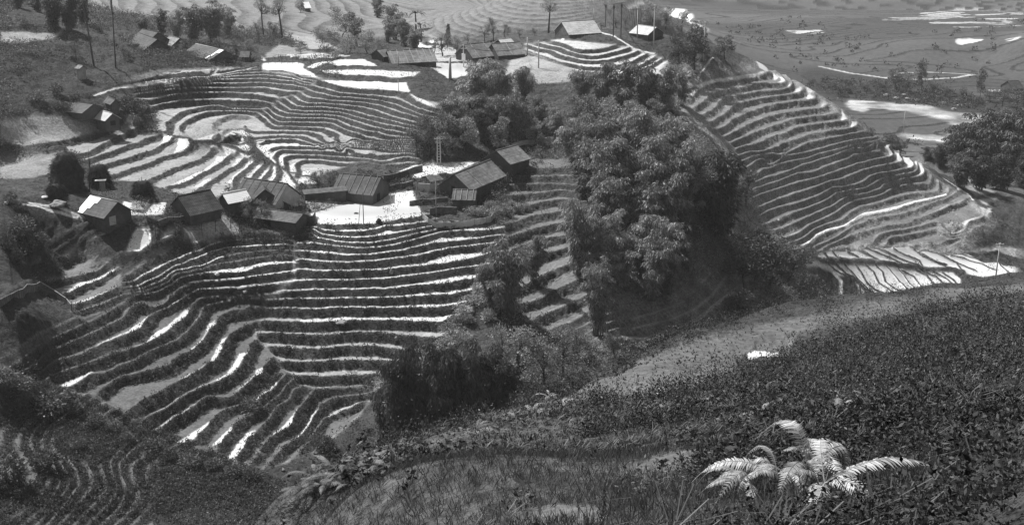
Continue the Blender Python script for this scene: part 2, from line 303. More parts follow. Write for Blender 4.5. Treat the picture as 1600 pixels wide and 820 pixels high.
# ---------------------------------------------------------------- numeric tools
def tps_fit(xy, val, lam=0.0):
    n = len(xy); d2 = ((xy[:, None, :] - xy[None, :, :])**2).sum(-1)
    K = 0.5 * d2 * np.log(d2 + 1e-12); K[np.arange(n), np.arange(n)] = lam
    Pm = np.c_[np.ones(n), xy]
    A = np.zeros((n+3, n+3)); A[:n, :n] = K; A[:n, n:] = Pm; A[n:, :n] = Pm.T
    sol = np.linalg.solve(A, np.r_[val, 0, 0, 0])
    return xy, sol
def tps_eval(fit, q, chunk=6000):
    xy, sol = fit; n = len(xy); out = np.empty(len(q)); xf = xy.astype(np.float32); w = sol[:n].astype(np.float64)
    for i in range(0, len(q), chunk):
        c = q[i:i+chunk]
        d2 = (c[:, 0:1] - xy[None, :, 0])**2 + (c[:, 1:2] - xy[None, :, 1])**2
        out[i:i+chunk] = (0.5 * d2 * np.log(d2 + 1e-12)) @ w + sol[n] + c @ sol[n+1:]
    return out
def hash2(ix, iy, seed):
    h = (ix.astype(np.int64) * 374761393 + iy.astype(np.int64) * 668265263 + seed * 974711) & 0x7fffffff
    h = ((h ^ (h >> 13)) * 1274126177) & 0x7fffffff
    return ((h ^ (h >> 16)) & 0xffff) / 65535.0
def vnoise(x, y, seed=0):
    ix = np.floor(x); iy = np.floor(y); fx = x - ix; fy = y - iy
    fx = fx*fx*(3-2*fx); fy = fy*fy*(3-2*fy)
    a = hash2(ix, iy, seed); b = hash2(ix+1, iy, seed); c = hash2(ix, iy+1, seed); d = hash2(ix+1, iy+1, seed)
    return (a*(1-fx) + b*fx)*(1-fy) + (c*(1-fx) + d*fx)*fy
def fbm(x, y, octs=3, seed=0):
    t = 0; a = 1.0; s = 0
    for k in range(octs):
        t = t + a * vnoise(x * 2**k + 17.3*k, y * 2**k - 9.1*k, seed + k); s += a; a *= 0.5
    return t / s
def inpoly(U, V, poly, extra=None):
    x0, x1 = min(p[0] for p in poly), max(p[0] for p in poly); y0, y1 = min(p[1] for p in poly), max(p[1] for p in poly)
    box = (U >= x0) & (U <= x1) & (V >= y0) & (V <= y1)
    if extra is not None: box &= extra
    idx = np.nonzero(box); u = U[idx]; v = V[idx]; ins = np.zeros(len(u), bool)
    for (ax, ay), (bx, by) in zip(poly, poly[1:] + poly[:1]):
        if ay == by: continue
        c = ((ay > v) != (by > v)) & (u < (bx-ax) * (v-ay) / (by-ay) + ax)
        ins ^= c
    m = np.zeros(U.shape, bool); m[idx] = ins
    return m
def boxblur(a, n):
    for ax in (0, 1):
        p = np.pad(a, [(n, n) if k == ax else (0, 0) for k in (0, 1)], mode='edge')
        c = np.cumsum(p, axis=ax, dtype=np.float64); c = np.insert(c, 0, 0, axis=ax)
        a = (np.take(c, range(2*n+1, c.shape[ax]), axis=ax) - np.take(c, range(0, c.shape[ax]-2*n-1), axis=ax)) / (2*n+1)
    return a

KR = 1.0
def pc(p): return (math.atan2(p[0], p[1]), math.log(math.hypot(p[0], p[1])) * KR)
# first a smooth height over the middle distance, read along the lines of sight ...
def proj1(p):
    d = p[1]*CP - p[2]*SP; return 800 + FOC*p[0]/d, 410 - FOC*(p[1]*SP + p[2]*CP)/d
mu, mz = [], []
lines = []
for reg, s, z, pl in LN:
    d = dens(pl, 11); lines.append((reg, s, z, d))
    for (u, v) in d: mu.append((u/100, v/50)); mz.append(z)
midc, rawc = [], []
for p in CT:
    r = math.hypot(p[0], p[1]); (midc if (135 < r < 430 and p in CR) else rawc).append(p)
for p in midc: u, v = proj1(p); mu.append((u/100, v/50)); mz.append(p[2])
mu = np.array(mu); mz = np.array(mz)
key = np.round(mu / 0.06).astype(int); _, ui = np.unique(key, axis=0, return_index=True)
mfit = tps_fit(mu[ui], mz[ui], lam=0.25)
def msm(pl): return tps_eval(mfit, np.array([(u/100, v/50) for u, v in pl]))
zp, zv = [], []
regs = {}
for reg, s, z, d in lines:
    zz = msm(d); regs.setdefault(reg, ([], []))
    for (u, v), z_ in zip(d, zz):
        q = pc(P(u, v, z_)); zp.append(q); zv.append(z_); regs[reg][0].append((u, v*1.4)); regs[reg][1].append(s)
for p in midc:
    u, v = proj1(p); z_ = float(msm([(u, v)])[0]); zp.append(pc(P(u, v, z_))); zv.append(z_)
for p in rawc: zp.append(pc(p)); zv.append(p[2])
zp = np.array(zp); zv = np.array(zv)
key = np.round(zp / 0.008).astype(int); _, ui = np.unique(key, axis=0, return_index=True)
# ... then one surface over the plan
zfit = tps_fit(zp[ui], zv[ui], lam=3e-5)

# polar grid, fine where the picture looks
az = [-0.62]
while az[-1] < 0.62:
    a = abs(az[-1]); az.append(az[-1] + (R(0.034) if a < R(23.2) else R(0.12)))
az = np.array(az)
rr = [0.6]
while rr[-1] < 3000:
    r = rr[-1]
    rr.append(r + (max(0.02, r*0.0075) if r < 60 else 0.42 if r < 140 else 0.21 if r < 330 else 0.5 if r < 420 else 1.0 if r < 640 else 2.2 if r < 1000 else r*0.02))
rr = np.array(rr)
NA, NR = len(az), len(rr)
ca = np.unique(np.r_[np.arange(0, NA, 5), NA-1]); cr_ = np.unique(np.r_[np.arange(0, NR, 4), NR-1])
AG, RGd = np.meshgrid(az[ca], rr[cr_], indexing='ij')
qg = np.c_[AG.ravel(), np.log(RGd.ravel()) * KR]
def up(c):
    """coarse grid -> fine grid"""
    t = np.empty((NA, c.shape[1])); ia = np.arange(NA)
    for k in range(c.shape[1]): t[:, k] = np.interp(ia, ca, c[:, k])
    o = np.empty((NA, NR)); ir = np.arange(NR)
    for k in range(NA): o[k] = np.interp(ir, cr_, t[k])
    return o
ZC = tps_eval(zfit, qg).reshape(AG.shape)
ZS = up(ZC)
AZ, RR = np.meshgrid(az, rr, indexing='ij')
X = np.sin(AZ) * RR; Y = np.cos(AZ) * RR
def project(X, Y, Z):
    d = Y*CP - Z*SP; d = np.maximum(d, 1e-3)
    return 800 + FOC * X / d, 410 - FOC * (Y*SP + Z*CP) / d
U, V = project(X, Y, ZS)
def grads(F):
    fa = np.gradient(F, az, axis=0) / RR; fr = np.gradient(F, rr, axis=1)
    return fa, fr
gza, gzr = grads(ZS)
MID = (RR > 135) & (RR < 430); FAR = RR > 330; NEAR = RR < 140
veg = np.ones((NA, NR), np.float32)      # grass and weeds
wet = np.zeros((NA, NR), np.float32)     # standing water
vt = np.full((NA, NR), 0.62, np.float32)         # tone of the grass and weeds, raised on some shaded slopes
tone = np.full((NA, NR), 0.30, np.float32)   # tone of bare or trodden ground / of the grass
Z = ZS.copy()
inreg = np.zeros((NA, NR), np.float32)
slope_n = fbm(X*0.9, Y*0.9, 3, 5) - 0.5
RF = dict(K=.6, L=.62, R=.60, H=.55, E=.54, N=.5, B=.55, C=.55, D=.48, M=.68)
for reg, (qp, sv_) in regs.items():
    qp = np.array(qp); sv_ = np.array(sv_, float)
    key = np.round(qp / 3.0).astype(int); _, ui = np.unique(key, axis=0, return_index=True)
    fit = tps_fit(qp[ui] / 100, sv_[ui], lam=2e-4)
    m = inpoly(U, V, pts(RG[reg]), MID)
    ii = np.nonzero(m.any(1))[0]; jj = np.nonzero(m.any(0))[0]
    i0, i1 = max(0, ii[0]-30), min(NA, ii[-1]+30); j0, j1 = max(0, jj[0]-30), min(NR, jj[-1]+30)
    sl = (slice(i0, i1), slice(j0, j1))
    pu, pv = zip(*pts(RG[reg])); gu = np.arange(min(pu)-12, max(pu)+15, 3.0); gv = np.arange(min(pv)-10, max(pv)+12, 2.0)
    GU, GV = np.meshgrid(gu, gv, indexing='ij')
    SG = tps_eval(fit, np.c_[GU.ravel(), GV.ravel()*1.4] / 100).reshape(GU.shape)
    fu = np.clip((U[sl]-gu[0])/3.0, 0, len(gu)-1.001); fv = np.clip((V[sl]-gv[0])/2.0, 0, len(gv)-1.001)
    iu = fu.astype(int); iv = fv.astype(int); fu -= iu; fv -= iv
    S = (SG[iu, iv]*(1-fu) + SG[iu+1, iv]*fu)*(1-fv) + (SG[iu, iv+1]*(1-fu) + SG[iu+1, iv+1]*fu)*fv
    S = S + 0.10 * (fbm(X[sl]*0.30, Y[sl]*0.30, 2, 11) - 0.5) + 0.10 * (fbm(X[sl]*1.1, Y[sl]*1.1, 2, 12) - 0.5)
    fa = np.gradient(S, az[i0:i1], axis=0) / RR[sl]; fr = np.gradient(S, rr[j0:j1], axis=1)
    gs = np.hypot(fa, fr); gz = np.hypot(gza[sl], gzr[sl])
    sz = sorted({(a_, z_) for r_, a_, z_, p_ in LN if r_ == reg}); ks = np.array([a_ for a_, z_ in sz], float); kz = np.array([z_ for a_, z_ in sz])
    stl = -np.gradient(kz, ks); step = np.minimum(np.interp(S, ks, stl), np.clip(1.5 * gz / np.maximum(gs, 0.02), 0.2, 2.6))
    f = S - np.floor(S); f = np.where((S < sv_.min()) | (S > sv_.max() + 1), .9995, f)
    rf = np.clip(.5 * step * gs, RF.get(reg, .45)*np.clip(gs*2.2, .15, 1), 0.7)
    drop = np.clip(f / rf, 0, 1); drop = drop*drop*(3-2*drop) * 0.5 + drop*0.5
    lip = 0.13 * np.exp(-((1-f) / np.maximum(gs, .05) / 0.16)**2)
    tz = ZS[sl] - step * (drop - f) + lip
    w = boxblur(m[sl].astype(np.float64), 5)
    Z[sl] = Z[sl] * (1-w) + tz * w
    vg = np.clip(1.25 - np.abs(f / rf - 0.42) * 1.35, 0, 1) ; vg = np.clip(vg * 2.2, 0, 1)
    veg[sl] = veg[sl] * (1-w) + vg * w
    inreg[sl] = np.maximum(inreg[sl], w)
# ---------------------------------------------------------------- what covers the ground (outlines surveyed in the photo)
UN = U + 7*(fbm(X*.22, Y*.22, 3, 301)-.5); VN = V + 4*(fbm(X*.22, Y*.22, 3, 303)-.5)      # slightly ragged outlines
def area(spec, rng, wetv=None, tonev=None, vegv=None, tread=False, flat=None, blur=2, vtv=None):
    m = inpoly(UN, VN, pts(spec), rng)
    if not m.any(): return
    ii = np.nonzero(m.any(1))[0]; jj = np.nonzero(m.any(0))[0]
    sl = (slice(max(0, ii[0]-12), ii[-1]+12), slice(max(0, jj[0]-12), jj[-1]+12))
    w = boxblur(m[sl].astype(float), blur)
    if vegv is not None: veg[sl] = veg[sl]*(1-w) + vegv*w
    if wetv is not None:
        if tread: veg[sl] = veg[sl] * (1 - w*(1 - inreg[sl]))
        k = w * (1 - veg[sl]) if tread else w
        wet[sl] = wet[sl]*(1-k) + wetv*k
    if tonev is not None: tone[sl] = tone[sl]*(1-w) + tonev*w
    if vtv is not None: vt[sl] = vt[sl]*(1-w) + vtv*w
    if flat is not None: Z[sl] = Z[sl]*(1-w) + flat*w
# tone of the treads, region by region
area(RG['R'], MID, wetv=.26, tonev=.27, tread=True); area(RG['K'], MID, wetv=.15, tonev=.14, tread=True)
area(RG['L'], MID, wetv=.03, tonev=.10, tread=True)
area(RG['B'], MID, tonev=.30); area(RG['N'], MID, tonev=.30)
area(RG['C'], MID, tonev=.24, vtv=.7); area(RG['E'], MID, tonev=.15, vtv=3.0); area(RG['M'], MID, tonev=.13, vtv=.9)  # right hill: dry grass, painted lighter still against its self-shade
area("# 940,430 1080,400 1250,390 1300,440 1320,480 1150,520 980,560 900,560", MID, vtv=1.7, blur=8)  # gully grass painted lighter to offset the shade of belt and hill
area("# 1060,100 1200,95 1420,240 1480,290 1560,340 1500,400 1300,400 1180,420 1080,300 1060,180", MID, vtv=3.0, blur=8)  # same lightening over the whole right hill, shade offset in the grass tone
area("# 0,0 600,0 640,90 470,92 300,110 150,110 0,200", (RR>250) & (RR<430), vtv=.5, blur=12)
area("# 0,80 160,100 160,180 0,200", (RR>230) & (RR<430), vtv=.42, blur=12)
area("# 0,300 80,320 100,420 60,470 0,470", MID, vtv=.42, blur=12)
area(RG['H'], MID, tonev=.085, vtv=.36)
area("# -60,590 70,590 190,640 330,700 420,745 400,840 -60,840", (RR > 100) & (RR < 200), vtv=.36, blur=6); area(RG['D'], MID, wetv=.2, tonev=.42, tread=True)
WETS = [
 # front pond and the steps right below it
 (1.0, "# 484,335 500,329 530,321 552,318 575,313 600,312 612,309 625,302 640,300 648,312 656,335 630,343 600,348 560,351 525,351 496,348"),
 (.9, "# 487,351 660,336 690,352 680,364 640,372 590,382 540,382 487,376"),
 (.86, "# 596,312 603,304 645,297 657,336 630,343 602,336"),
 (.75, "# 478,376 700,355 640,375 560,390 478,384"),
 (.6, "# 470,384 790,352 790,430 735,470 700,510 560,505 470,505"),
 # left steps above the strong bend
 (.85, "# 203,445 240,412 285,388 318,382 355,374 345,382 300,400 262,425 215,450"),
 (.95, "# 300,379 318,374 345,374 345,378 320,380 300,385"),
 (.7, "# 210,452 262,425 320,392 380,380 450,378 450,385 370,390 320,405 250,440"),
 (.95, "# 285,420 300,408 350,398 352,402 310,418 285,424"),
 (.9, "# 318,426 350,418 385,410 440,402 470,405 465,412 420,420 370,426 330,430"),
 (.7, "# 262,475 285,452 320,440 400,425 470,415 470,424 400,434 330,442 295,455 272,475 245,480"),
 (.75, "# 305,452 370,442 470,430 470,440 400,448 310,454"),
 (.6, "# 375,463 450,450 470,450 470,458 400,464"),
 (.6, "# 105,455 140,430 180,418 178,428 150,442 110,458"), (.5, "# 110,473 150,460 170,452 168,458 130,474"),
 (.95, "e 800,280 820,270 760,340 735,400 600,465 480,500 300,580 170,650 150,645 300,560 480,480 560,450 640,370"),
 (1.0, "e 1295,165 1315,250 1180,345 1000,495 880,560 780,612 700,640 640,640 780,590 830,500 900,440 1050,380 1150,280 1240,190"),
 (.9, "e 1400,290 1460,255 1450,290 1400,340"),
 (.9, "d 215,350 320,310 280,390 220,440 120,595 40,640 0,680 -60,720 0,650 90,590 180,470"),
 (1.0, "d 400,530 455,525 400,660 330,760 270,830 g 1000,110 850,185 760,205 1000,100 1080,40"),
 (.95, "d 560,740 600,700 700,715 650,780 620,820 f 240,60 180,160 60,240 -20,270 -20,255 80,200 150,80 200,20"),
 (.6, "f 0,240 180,150 -100,300 -200,350 -200,330"),
 (.8, "f 370,150 450,140 430,200 350,240 240,330 150,380 190,350 360,215"),
 (.8, "f 540,260 580,260 560,330 490,375 400,440 350,470 430,380 510,340"),
 (.7, "g 345,640 500,560 700,440 780,390 900,310 1000,260 1020,262 850,352 700,460 500,570 350,662"),
 (.6, "g 500,700 640,620 700,570 850,500 950,430 960,440 850,520 700,610 560,700"),
 (.85, "g 760,810 1010,650 1090,590 1080,640 980,740 900,820 "), (.9, "g 1110,820 1300,650 1320,680 1190,820"),
 (.7, "# 352,720 368,690 385,672 398,668 395,690 382,720"),
 (.85, "f 510,810 640,680 720,600 780,540 740,625 700,700 600,770"), (.9, "f 770,815 900,610 970,530 960,580 900,660 850,750 790,815"),
 (.3, "f 1050,610 1200,500 1380,470 1250,560 1080,630"),
 (1.0, "# 95,601 110,582 140,574 147,578 125,592 105,606"),
 # around the left houses
 (.8, "# 75,412 102,388 130,360 138,362 125,385 108,405 92,415"), (.9, "c 980,315 1100,340 1240,400 1345,500 1330,590 1200,670 1120,690 1200,560 1240,500 1180,420 1080,400"),
 (.8, "# 192,402 205,372 215,355 234,357 236,375 228,393 205,400"), (.45, "# 245,380 250,365 262,358 274,362 270,372 256,382"),
 (.35, "# 285,360 320,340 345,335 380,360 350,366 310,375"), (.9, "# 190,313 205,316 208,330 225,333 240,316 260,315 255,335 200,336"),
 (1.0, "Z 1560,530 1600,545 1600,620 1490,690 i 270,440 330,380 345,320"),
 (1.0, "i 330,285 425,315 410,350 330,410 280,440 340,350"), (1.0, "i 450,320 580,345 600,380 560,430 430,495 480,400"),
 (.95, "i 780,385 850,400 900,465 800,495 795,430"), (.95, "i 890,400 1040,455 1010,520 950,515 930,460"),
 (.95, "i 410,795 620,690 800,600 860,510 960,522 800,632 600,745 480,795"), (.9, "i 620,815 740,740 810,715 800,745 700,815"),
 (.9, "i 1050,530 1110,535 1010,620 990,615"), (.9, "i 950,770 1170,560 1220,565 1100,660 1010,740 990,815 950,815"),
 (.9, "i 1150,720 1240,600 1300,590 1190,722"), (.9, "i 1240,735 1330,650 1360,645 1280,740"), (.9, "i 1350,750 1400,620 1435,630 1420,720 1390,755"),
 (.95, "i 1440,760 1480,640 1560,690 1600,740 1600,815 1540,790"), (.9, "h 240,450 380,600 370,640 250,590 190,570"), (.9, "h 350,525 560,545 620,600 400,600"),
 (.8, "i 1070,475 1200,510 1180,530 1110,530"), (.6, "i 1000,410 1150,400 1190,440 1150,470"), (.9, "i 520,290 560,320 590,345 840,370 870,300 800,300 600,340"),
 (.55, "i 860,340 940,290 1100,250 1200,290 1080,350 1100,370 960,405"),
 # the big ponds
 (1.0, "W 245,610 340,600 650,610 640,650 700,690 830,745 700,740 540,700 440,680 250,672"), (1.0, "k 430,212 800,228 1260,240 1270,280 1290,322 1180,330 1000,308 800,292 640,275 500,235"),
 (1.0, "k 1270,335 1400,390 1540,460 1540,485 1450,450 1380,410"), (1.0, "k 300,90 400,45 540,25 460,60 360,105"), (1.0, "k 510,50 560,25 850,15 920,40 970,78 600,80"),
 (.8, "k 440,120 700,118 1400,135 1330,180 1250,190 700,165 500,150"), (1.0, "W 470,525 700,518 1100,535 900,560 740,572 470,545"), (.9, "W 230,540 290,570 260,590"),
 (1.0, "I 1070,420 1110,395 1420,395 1440,420 1300,480 1200,488 1110,440"),
 (.4, "j 1290,118 1600,150 1600,270 1300,240"), (.7, "k 0,160 400,215 400,240 0,200"), (.6, "k 330,255 600,330 500,320"), (.8, "k 160,365 350,440 230,420"), (.8, "k 100,400 230,470 140,460"),
 (.7, "k 0,480 70,500 0,500"), (.8, "k 1280,425 1360,480 1300,450"), (.5, "k 900,500 1330,655 1200,640"), (.7, "i 1180,130 1340,90 1440,110 1390,170 1260,150"),
 (1.0, "h 0,200 200,178 400,180 560,215 640,240 200,235 110,280 80,310 0,260"), (1.0, "h 80,310 140,260 230,275 160,340 180,410 110,380"), (1.0, "h 200,400 240,310 380,310 290,330 260,380 270,440"),
 (.9, "h 290,420 400,385 370,420 370,480 310,460"), (.9, "h 400,480 510,455 520,510 470,520"), (.85, "m 0,470 200,390 400,360 1050,335 850,430 700,490 560,490 300,540 200,540 180,470"),
 # hillock, right hill
 (.9, "w 420,440 820,405 800,425 660,455 500,460"), (.7, "w 760,480 900,440 860,465"), (.6, "w 860,510 1010,440 980,470"),
 (1.0, "q 620,100 760,190 720,205 640,165"), (1.0, "q 770,170 840,240 800,255"), (1.0, "q 800,190 905,280 860,300 820,300 870,270"), (.9, "q 880,210 960,320 930,345 930,270"),
 (.6, "q 1010,340 1060,345 1050,380 990,390"), (.8, "q 1100,330 1200,395 1120,400 1190,440 1120,460 1100,420"), (.5, "q 1220,420 1310,500 1240,540 1260,450"), (.7, "q 1450,560 1500,650 1440,660"), (.7, "q 1540,670 1590,690 1540,730"),
 (1.0, "t 255,30 290,30 345,120 290,145 300,90"), (1.0, "t 335,65 430,160 420,195 360,205 385,160"), (1.0, "t 415,120 470,150 540,215 510,250 460,265 480,200"), (1.0, "t 535,180 600,205 645,290 560,345 590,270"),
 (.9, "t 840,400 880,440 850,490 870,440"), (.9, "t 945,440 985,450 970,480 950,475"), (1.0, "v 700,425 850,345 890,360 780,415"), (.5, "t 650,715 1050,545 960,590 760,680"),
 (.6, "v 870,260 1120,180 1130,120 1200,110 1190,160 950,270 880,320"), (.9, "s 1180,10 1230,0 1210,50 1150,60"), (.8, "u 290,490 430,430 400,465"),
 # valley floor paddies
 (.9, "x 80,140 200,150 560,160 900,205 1060,215 1130,260 1150,320 1200,330 1000,350 700,410 430,470 280,500 350,400 390,360 340,260 240,240"),
 (.95, "x 20,90 60,90 140,55 300,55 400,110 380,115 150,118"), (.6, "x 290,55 420,55 560,120 400,115"), (.95, "x 400,45 540,35 620,30 760,25 830,70 870,55 980,75 1060,85 1180,75 1290,140 1390,140 1450,160 1540,170 1540,215 1480,220 1300,250 1250,240 1100,210 1030,195 900,195 820,165 700,160 580,155"),
]
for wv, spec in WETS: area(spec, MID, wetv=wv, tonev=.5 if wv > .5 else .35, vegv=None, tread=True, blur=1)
VALLEYWET = [w for w in WETS[-4:]]

def azrow(a_):
    k = (np.searchsorted(az, a_) - 1).clip(0, NA-2); t = (a_ - az[k]) / (az[k+1]-az[k]); return k, t
def ground(u, v, r0=1.0, r1=3000.0, F=None):
    """where the line of sight of photo position u,v meets the ground, searched between two distances"""
    F = Z if F is None else F
    dx, dy, dz = ray(u, v); a_ = math.atan2(dx, dy); h = math.hypot(dx, dy)
    k, t = azrow(a_); zr = F[k]*(1-t) + F[k+1]*t
    line = rr * (dz / h)
    g = np.nonzero((zr >= line) & (rr >= r0) & (rr <= r1))[0]
    if len(g) == 0: j = min(np.searchsorted(rr, r1), NR-1); rx = rr[j]
    else:
        j = g[0]
        if j == 0: rx = rr[0]
        else:
            d0 = line[j-1]-zr[j-1]; d1 = zr[j]-line[j]; rx = rr[j-1] + (rr[j]-rr[j-1]) * (d0/(d0+d1) if d0 > 0 else 1)
    rx = max(rx, r0)
    return (math.sin(a_)*rx, math.cos(a_)*rx, float(np.interp(rx, rr, zr)))
def height(x, y, F=None):
    F = Z if F is None else F
    a_ = math.atan2(x, y); k, t = azrow(a_); return float(np.interp(math.hypot(x, y), rr, F[k]*(1-t) + F[k+1]*t))
def bund(spec, h=0.35, w=0.3, rng=(135, 430), vg=1.0, tn=None, lvl=None, step=8):
    pl = [ground(u, v, rng[0], rng[1], ZS) for u, v in dens(pts(spec), step)]
    for a, b in zip(pl, pl[1:]):
        if math.hypot(a[0]-b[0], a[1]-b[1]) > 25: continue
        aa = sorted((math.atan2(a[0], a[1]), math.atan2(b[0], b[1]))); ra = sorted((math.hypot(a[0], a[1]), math.hypot(b[0], b[1])))
        pad = 3*w
        i0 = np.searchsorted(az, aa[0]-pad/ra[0]); i1 = np.searchsorted(az, aa[1]+pad/ra[0])+1
        j0 = np.searchsorted(rr, ra[0]-pad); j1 = np.searchsorted(rr, ra[1]+pad)+1
        x = X[i0:i1, j0:j1]; y = Y[i0:i1, j0:j1]
        if x.size == 0: continue
        ex, ey = b[0]-a[0], b[1]-a[1]; L2 = ex*ex+ey*ey+1e-9
        t = np.clip(((x-a[0])*ex + (y-a[1])*ey)/L2, 0, 1)
        d = np.hypot(x-a[0]-t*ex, y-a[1]-t*ey)
        k = np.exp(-(d/w)**2 * 0.9)
        BH[i0:i1, j0:j1] = np.maximum(BH[i0:i1, j0:j1], k*h) if h > 0 else np.minimum(BH[i0:i1, j0:j1], k*h)
        kk = np.clip(k*1.8-.5, 0, 1)
        if vg is not None: veg[i0:i1, j0:j1] = np.maximum(veg[i0:i1, j0:j1], kk*vg) if vg > 0 else veg[i0:i1, j0:j1]*(1-kk)
        wet[i0:i1, j0:j1] *= (1-kk)
        if tn is not None: tone[i0:i1, j0:j1] = tone[i0:i1, j0:j1]*(1-kk) + tn*kk
BH = np.zeros((NA, NR))
for sp in ["X 250,130 420,215 560,170 800,80", "X 150,500 320,430 520,330", "# 70,412 110,385 138,358 150,350", "B 200,790 380,700 550,610", "B 560,720 680,670 720,600 640,520", "B 760,800 900,780 980,730 990,640 930,590", "B 980,730 1110,690 1130,620 1040,580", "B 500,720 610,640 540,560", "Z 0,700 400,720 620,700", "A 0,190 250,170 420,200 560,240", "A 250,330 400,390 500,370", "A 100,350 250,360 400,400", "A 150,170 320,170 400,210 700,290 900,300"]:
    bund(sp, .9, .8, rng=(135, 430), vg=1.0)
# low earth banks between the paddies and along the water channel
for sp in ["x 80,140 200,200 250,270 240,390", "x 150,145 220,200 300,250 380,290 440,370 550,450", "x 220,160 290,230 370,270 420,330 510,400 620,430", "x 280,165 340,230 400,290 460,350 560,400 690,415",
           "x 360,165 400,215 440,290 500,340 590,385 700,405", "x 430,160 490,210 530,290 600,340 690,380 760,390", "x 510,165 560,210 580,280 640,330 740,380", "x 590,175 640,230 690,290 740,340 820,375",
           "x 680,195 720,240 760,300 830,370", "x 700,205 790,250 850,330 900,360", "x 800,200 880,240 940,310", "x 850,210 950,250 1060,330", "x 930,215 1030,260 1100,320", "x 1000,220 1080,270 1130,330",
           "x 340,260 390,310 400,380 430,470", "x 120,60 160,110", "x 190,60 235,115", "x 300,65 380,105", "x 380,50 530,120 560,150", "x 440,35 620,110 700,150", "x 510,30 700,120 830,170", "x 560,45 760,150 830,165",
           "x 640,40 720,85 830,130 850,165", "x 760,25 860,100 1020,170 1040,195", "x 860,45 960,75 1100,150 1150,210", "x 830,70 960,140 1030,160", "x 980,75 1050,120 1150,165 1250,210", "x 1060,90 1150,115 1270,150 1390,200",
           "x 1130,80 1260,120 1400,130 1540,170", "x 1180,75 1300,90 1400,125", "x 1270,150 1370,190", "x 1400,130 1450,190 1480,215", "x 1250,90 1400,60"]:
    bund(sp, 0.3, 0.3)
bund("x 100,130 560,150 900,200 1040,195 1150,215", 0.5, 0.8)
bund("# 200,206 212,203 240,205 250,208", .3, .4)
bund("i 300,275 430,310 590,350 780,375 900,392 1080,470 1240,520 1300,560", 0.25, .35)
bund("i 1000,412 1130,395 1280,375 1600,365 h 200,180", .3, .3)
bund("i 1130,395 1200,440 1260,520", .3, .3); bund("i 640,355 700,365 780,372", .3, .3)
bund("h 0,265 60,330 190,430 300,480 450,525 560,540", 0.3, .45); bund("h 300,480 380,600", .3, .4); bund("h 200,430 240,500 200,570", .5,.6)
bund("i 835,350 860,320 950,270 1130,240", .35, .35)
# paths
def path(sp, w=.5, tn=.75, rng=(135, 430)): bund(sp, -0.05, w, rng, vg=0.0, tn=tn)
path("x 0,150 60,140 180,190 250,270 250,380 220,410", .55, .55)
path("u 360,602 450,577 530,532 600,472 700,422 870,377 940,332 1050,267 1250,237 1400,197 t 60,702 200,677 350,642 450,612 550,582 700,552 850,512", .35, .8)
path("q 0,420 60,350 130,310 200,290 400,260 640,230 720,205", .45, .6)
path("q 100,300 60,260 90,200 210,60", .3, .5); path("w 330,290 310,340 w 330,290 440,262 600,262 740,300 900,400 1010,430 1070,445", .5, .5)
path("A 980,460 1360,435 1320,470 1600,420", .3, .5); path("t 830,360 950,440 1050,500 1110,560", .5, .6); path("v 1110,120 1130,180", 1.2, .5)
path("H 690,460 870,482 1000,432 1170,342 1330,212 1380,180", .35, .5)
for sp in ['H 690,462 870,482 1000,432 1170,342 1330,212 1480,100', 'H 760,407 1000,352 1150,282 1250,202 1380,32', 'H 750,352 950,292 1080,240', 'H 60,142 200,62 340,7', 'H 80,247 180,212 240,182', 'H 90,362 250,292 380,242', 'H 350,372 440,322']: path(sp, .3, .2)
path("Z 900,180 1100,110 1600,35", .4, .5); path("c 270,150 450,165 650,230 960,310", .3, .55); path("c 370,130 700,180 1100,320 1400,400", .3, .5)
for sp, tn in [("Z 0,420 300,360 900,390 1060,440 1000,520 740,570 300,660 0,650", .33), ("B 0,170 400,130 370,260 200,290 0,300", .26), ("A 0,200 120,200 400,205 330,240 150,270 0,260", .34),
               ("# 283,372 290,355 330,333 350,335 395,360 340,368", .45), ("j 500,740 560,650 700,600 900,560 1150,540 1130,680 860,780 700,790", .34), ("J 100,410 380,420 380,515 140,520", .36), ("J 0,330 90,340 400,430 90,430 0,520 -60,500", .40),
               ("m 300,640 600,640 560,720 280,720", .5), ("l 600,350 850,310 1200,270 1600,280 1400,340 1200,380 900,430 690,490", .38), ("W 250,560 400,420 620,480 900,530", .28), ("W 450,290 700,300 830,400 1000,480 700,480 480,370", .40),
               ("I 1080,210 1280,330 1420,380 1090,390 1100,300", .5), ("Z 1190,410 1260,350 1390,340 1340,440 1220,440", .6), ("t 930,310 1140,380 940,400", .3), ("t 1040,430 1180,430 1330,490 1130,530", .36), ("t 1150,570 1380,530 1240,620", .45),
               ("x 1200,60 1400,10 1590,40 1560,110 1400,60", .45), ("o 660,340 920,340 830,470 700,460", .35), ("# 845,640 900,605 970,578 1050,547 1150,518 1300,488 1450,458 1600,438 1600,452 1500,470 1400,492 1300,505 1245,520 1235,545 1180,545 1150,560 1160,580 1100,592 1060,602 1020,605 1010,625 960,645 900,660 860,662", .115)]:
    area(sp, (RR > 40) & (RR < 430), tonev=tn, vegv=.3, blur=2)
hm = boxblur(inpoly(U, V, pts('# -80,596 70,592 190,642 330,702 430,748 440,860 -80,860'), (RR > 100) & (RR < 190)).astype(float), 4); bp = boxblur(inpoly(U, V, pts('# 250,700 330,705 440,750 450,830 240,830'), (RR > 100) & (RR < 190)).astype(float), 4); veg = np.maximum(veg, bp); vt = vt*(1-bp) + .36*bp
veg = np.maximum(veg, hm*np.clip((fbm(X/5, Y/5, 3, 401)-.45)*5, 0, .8))
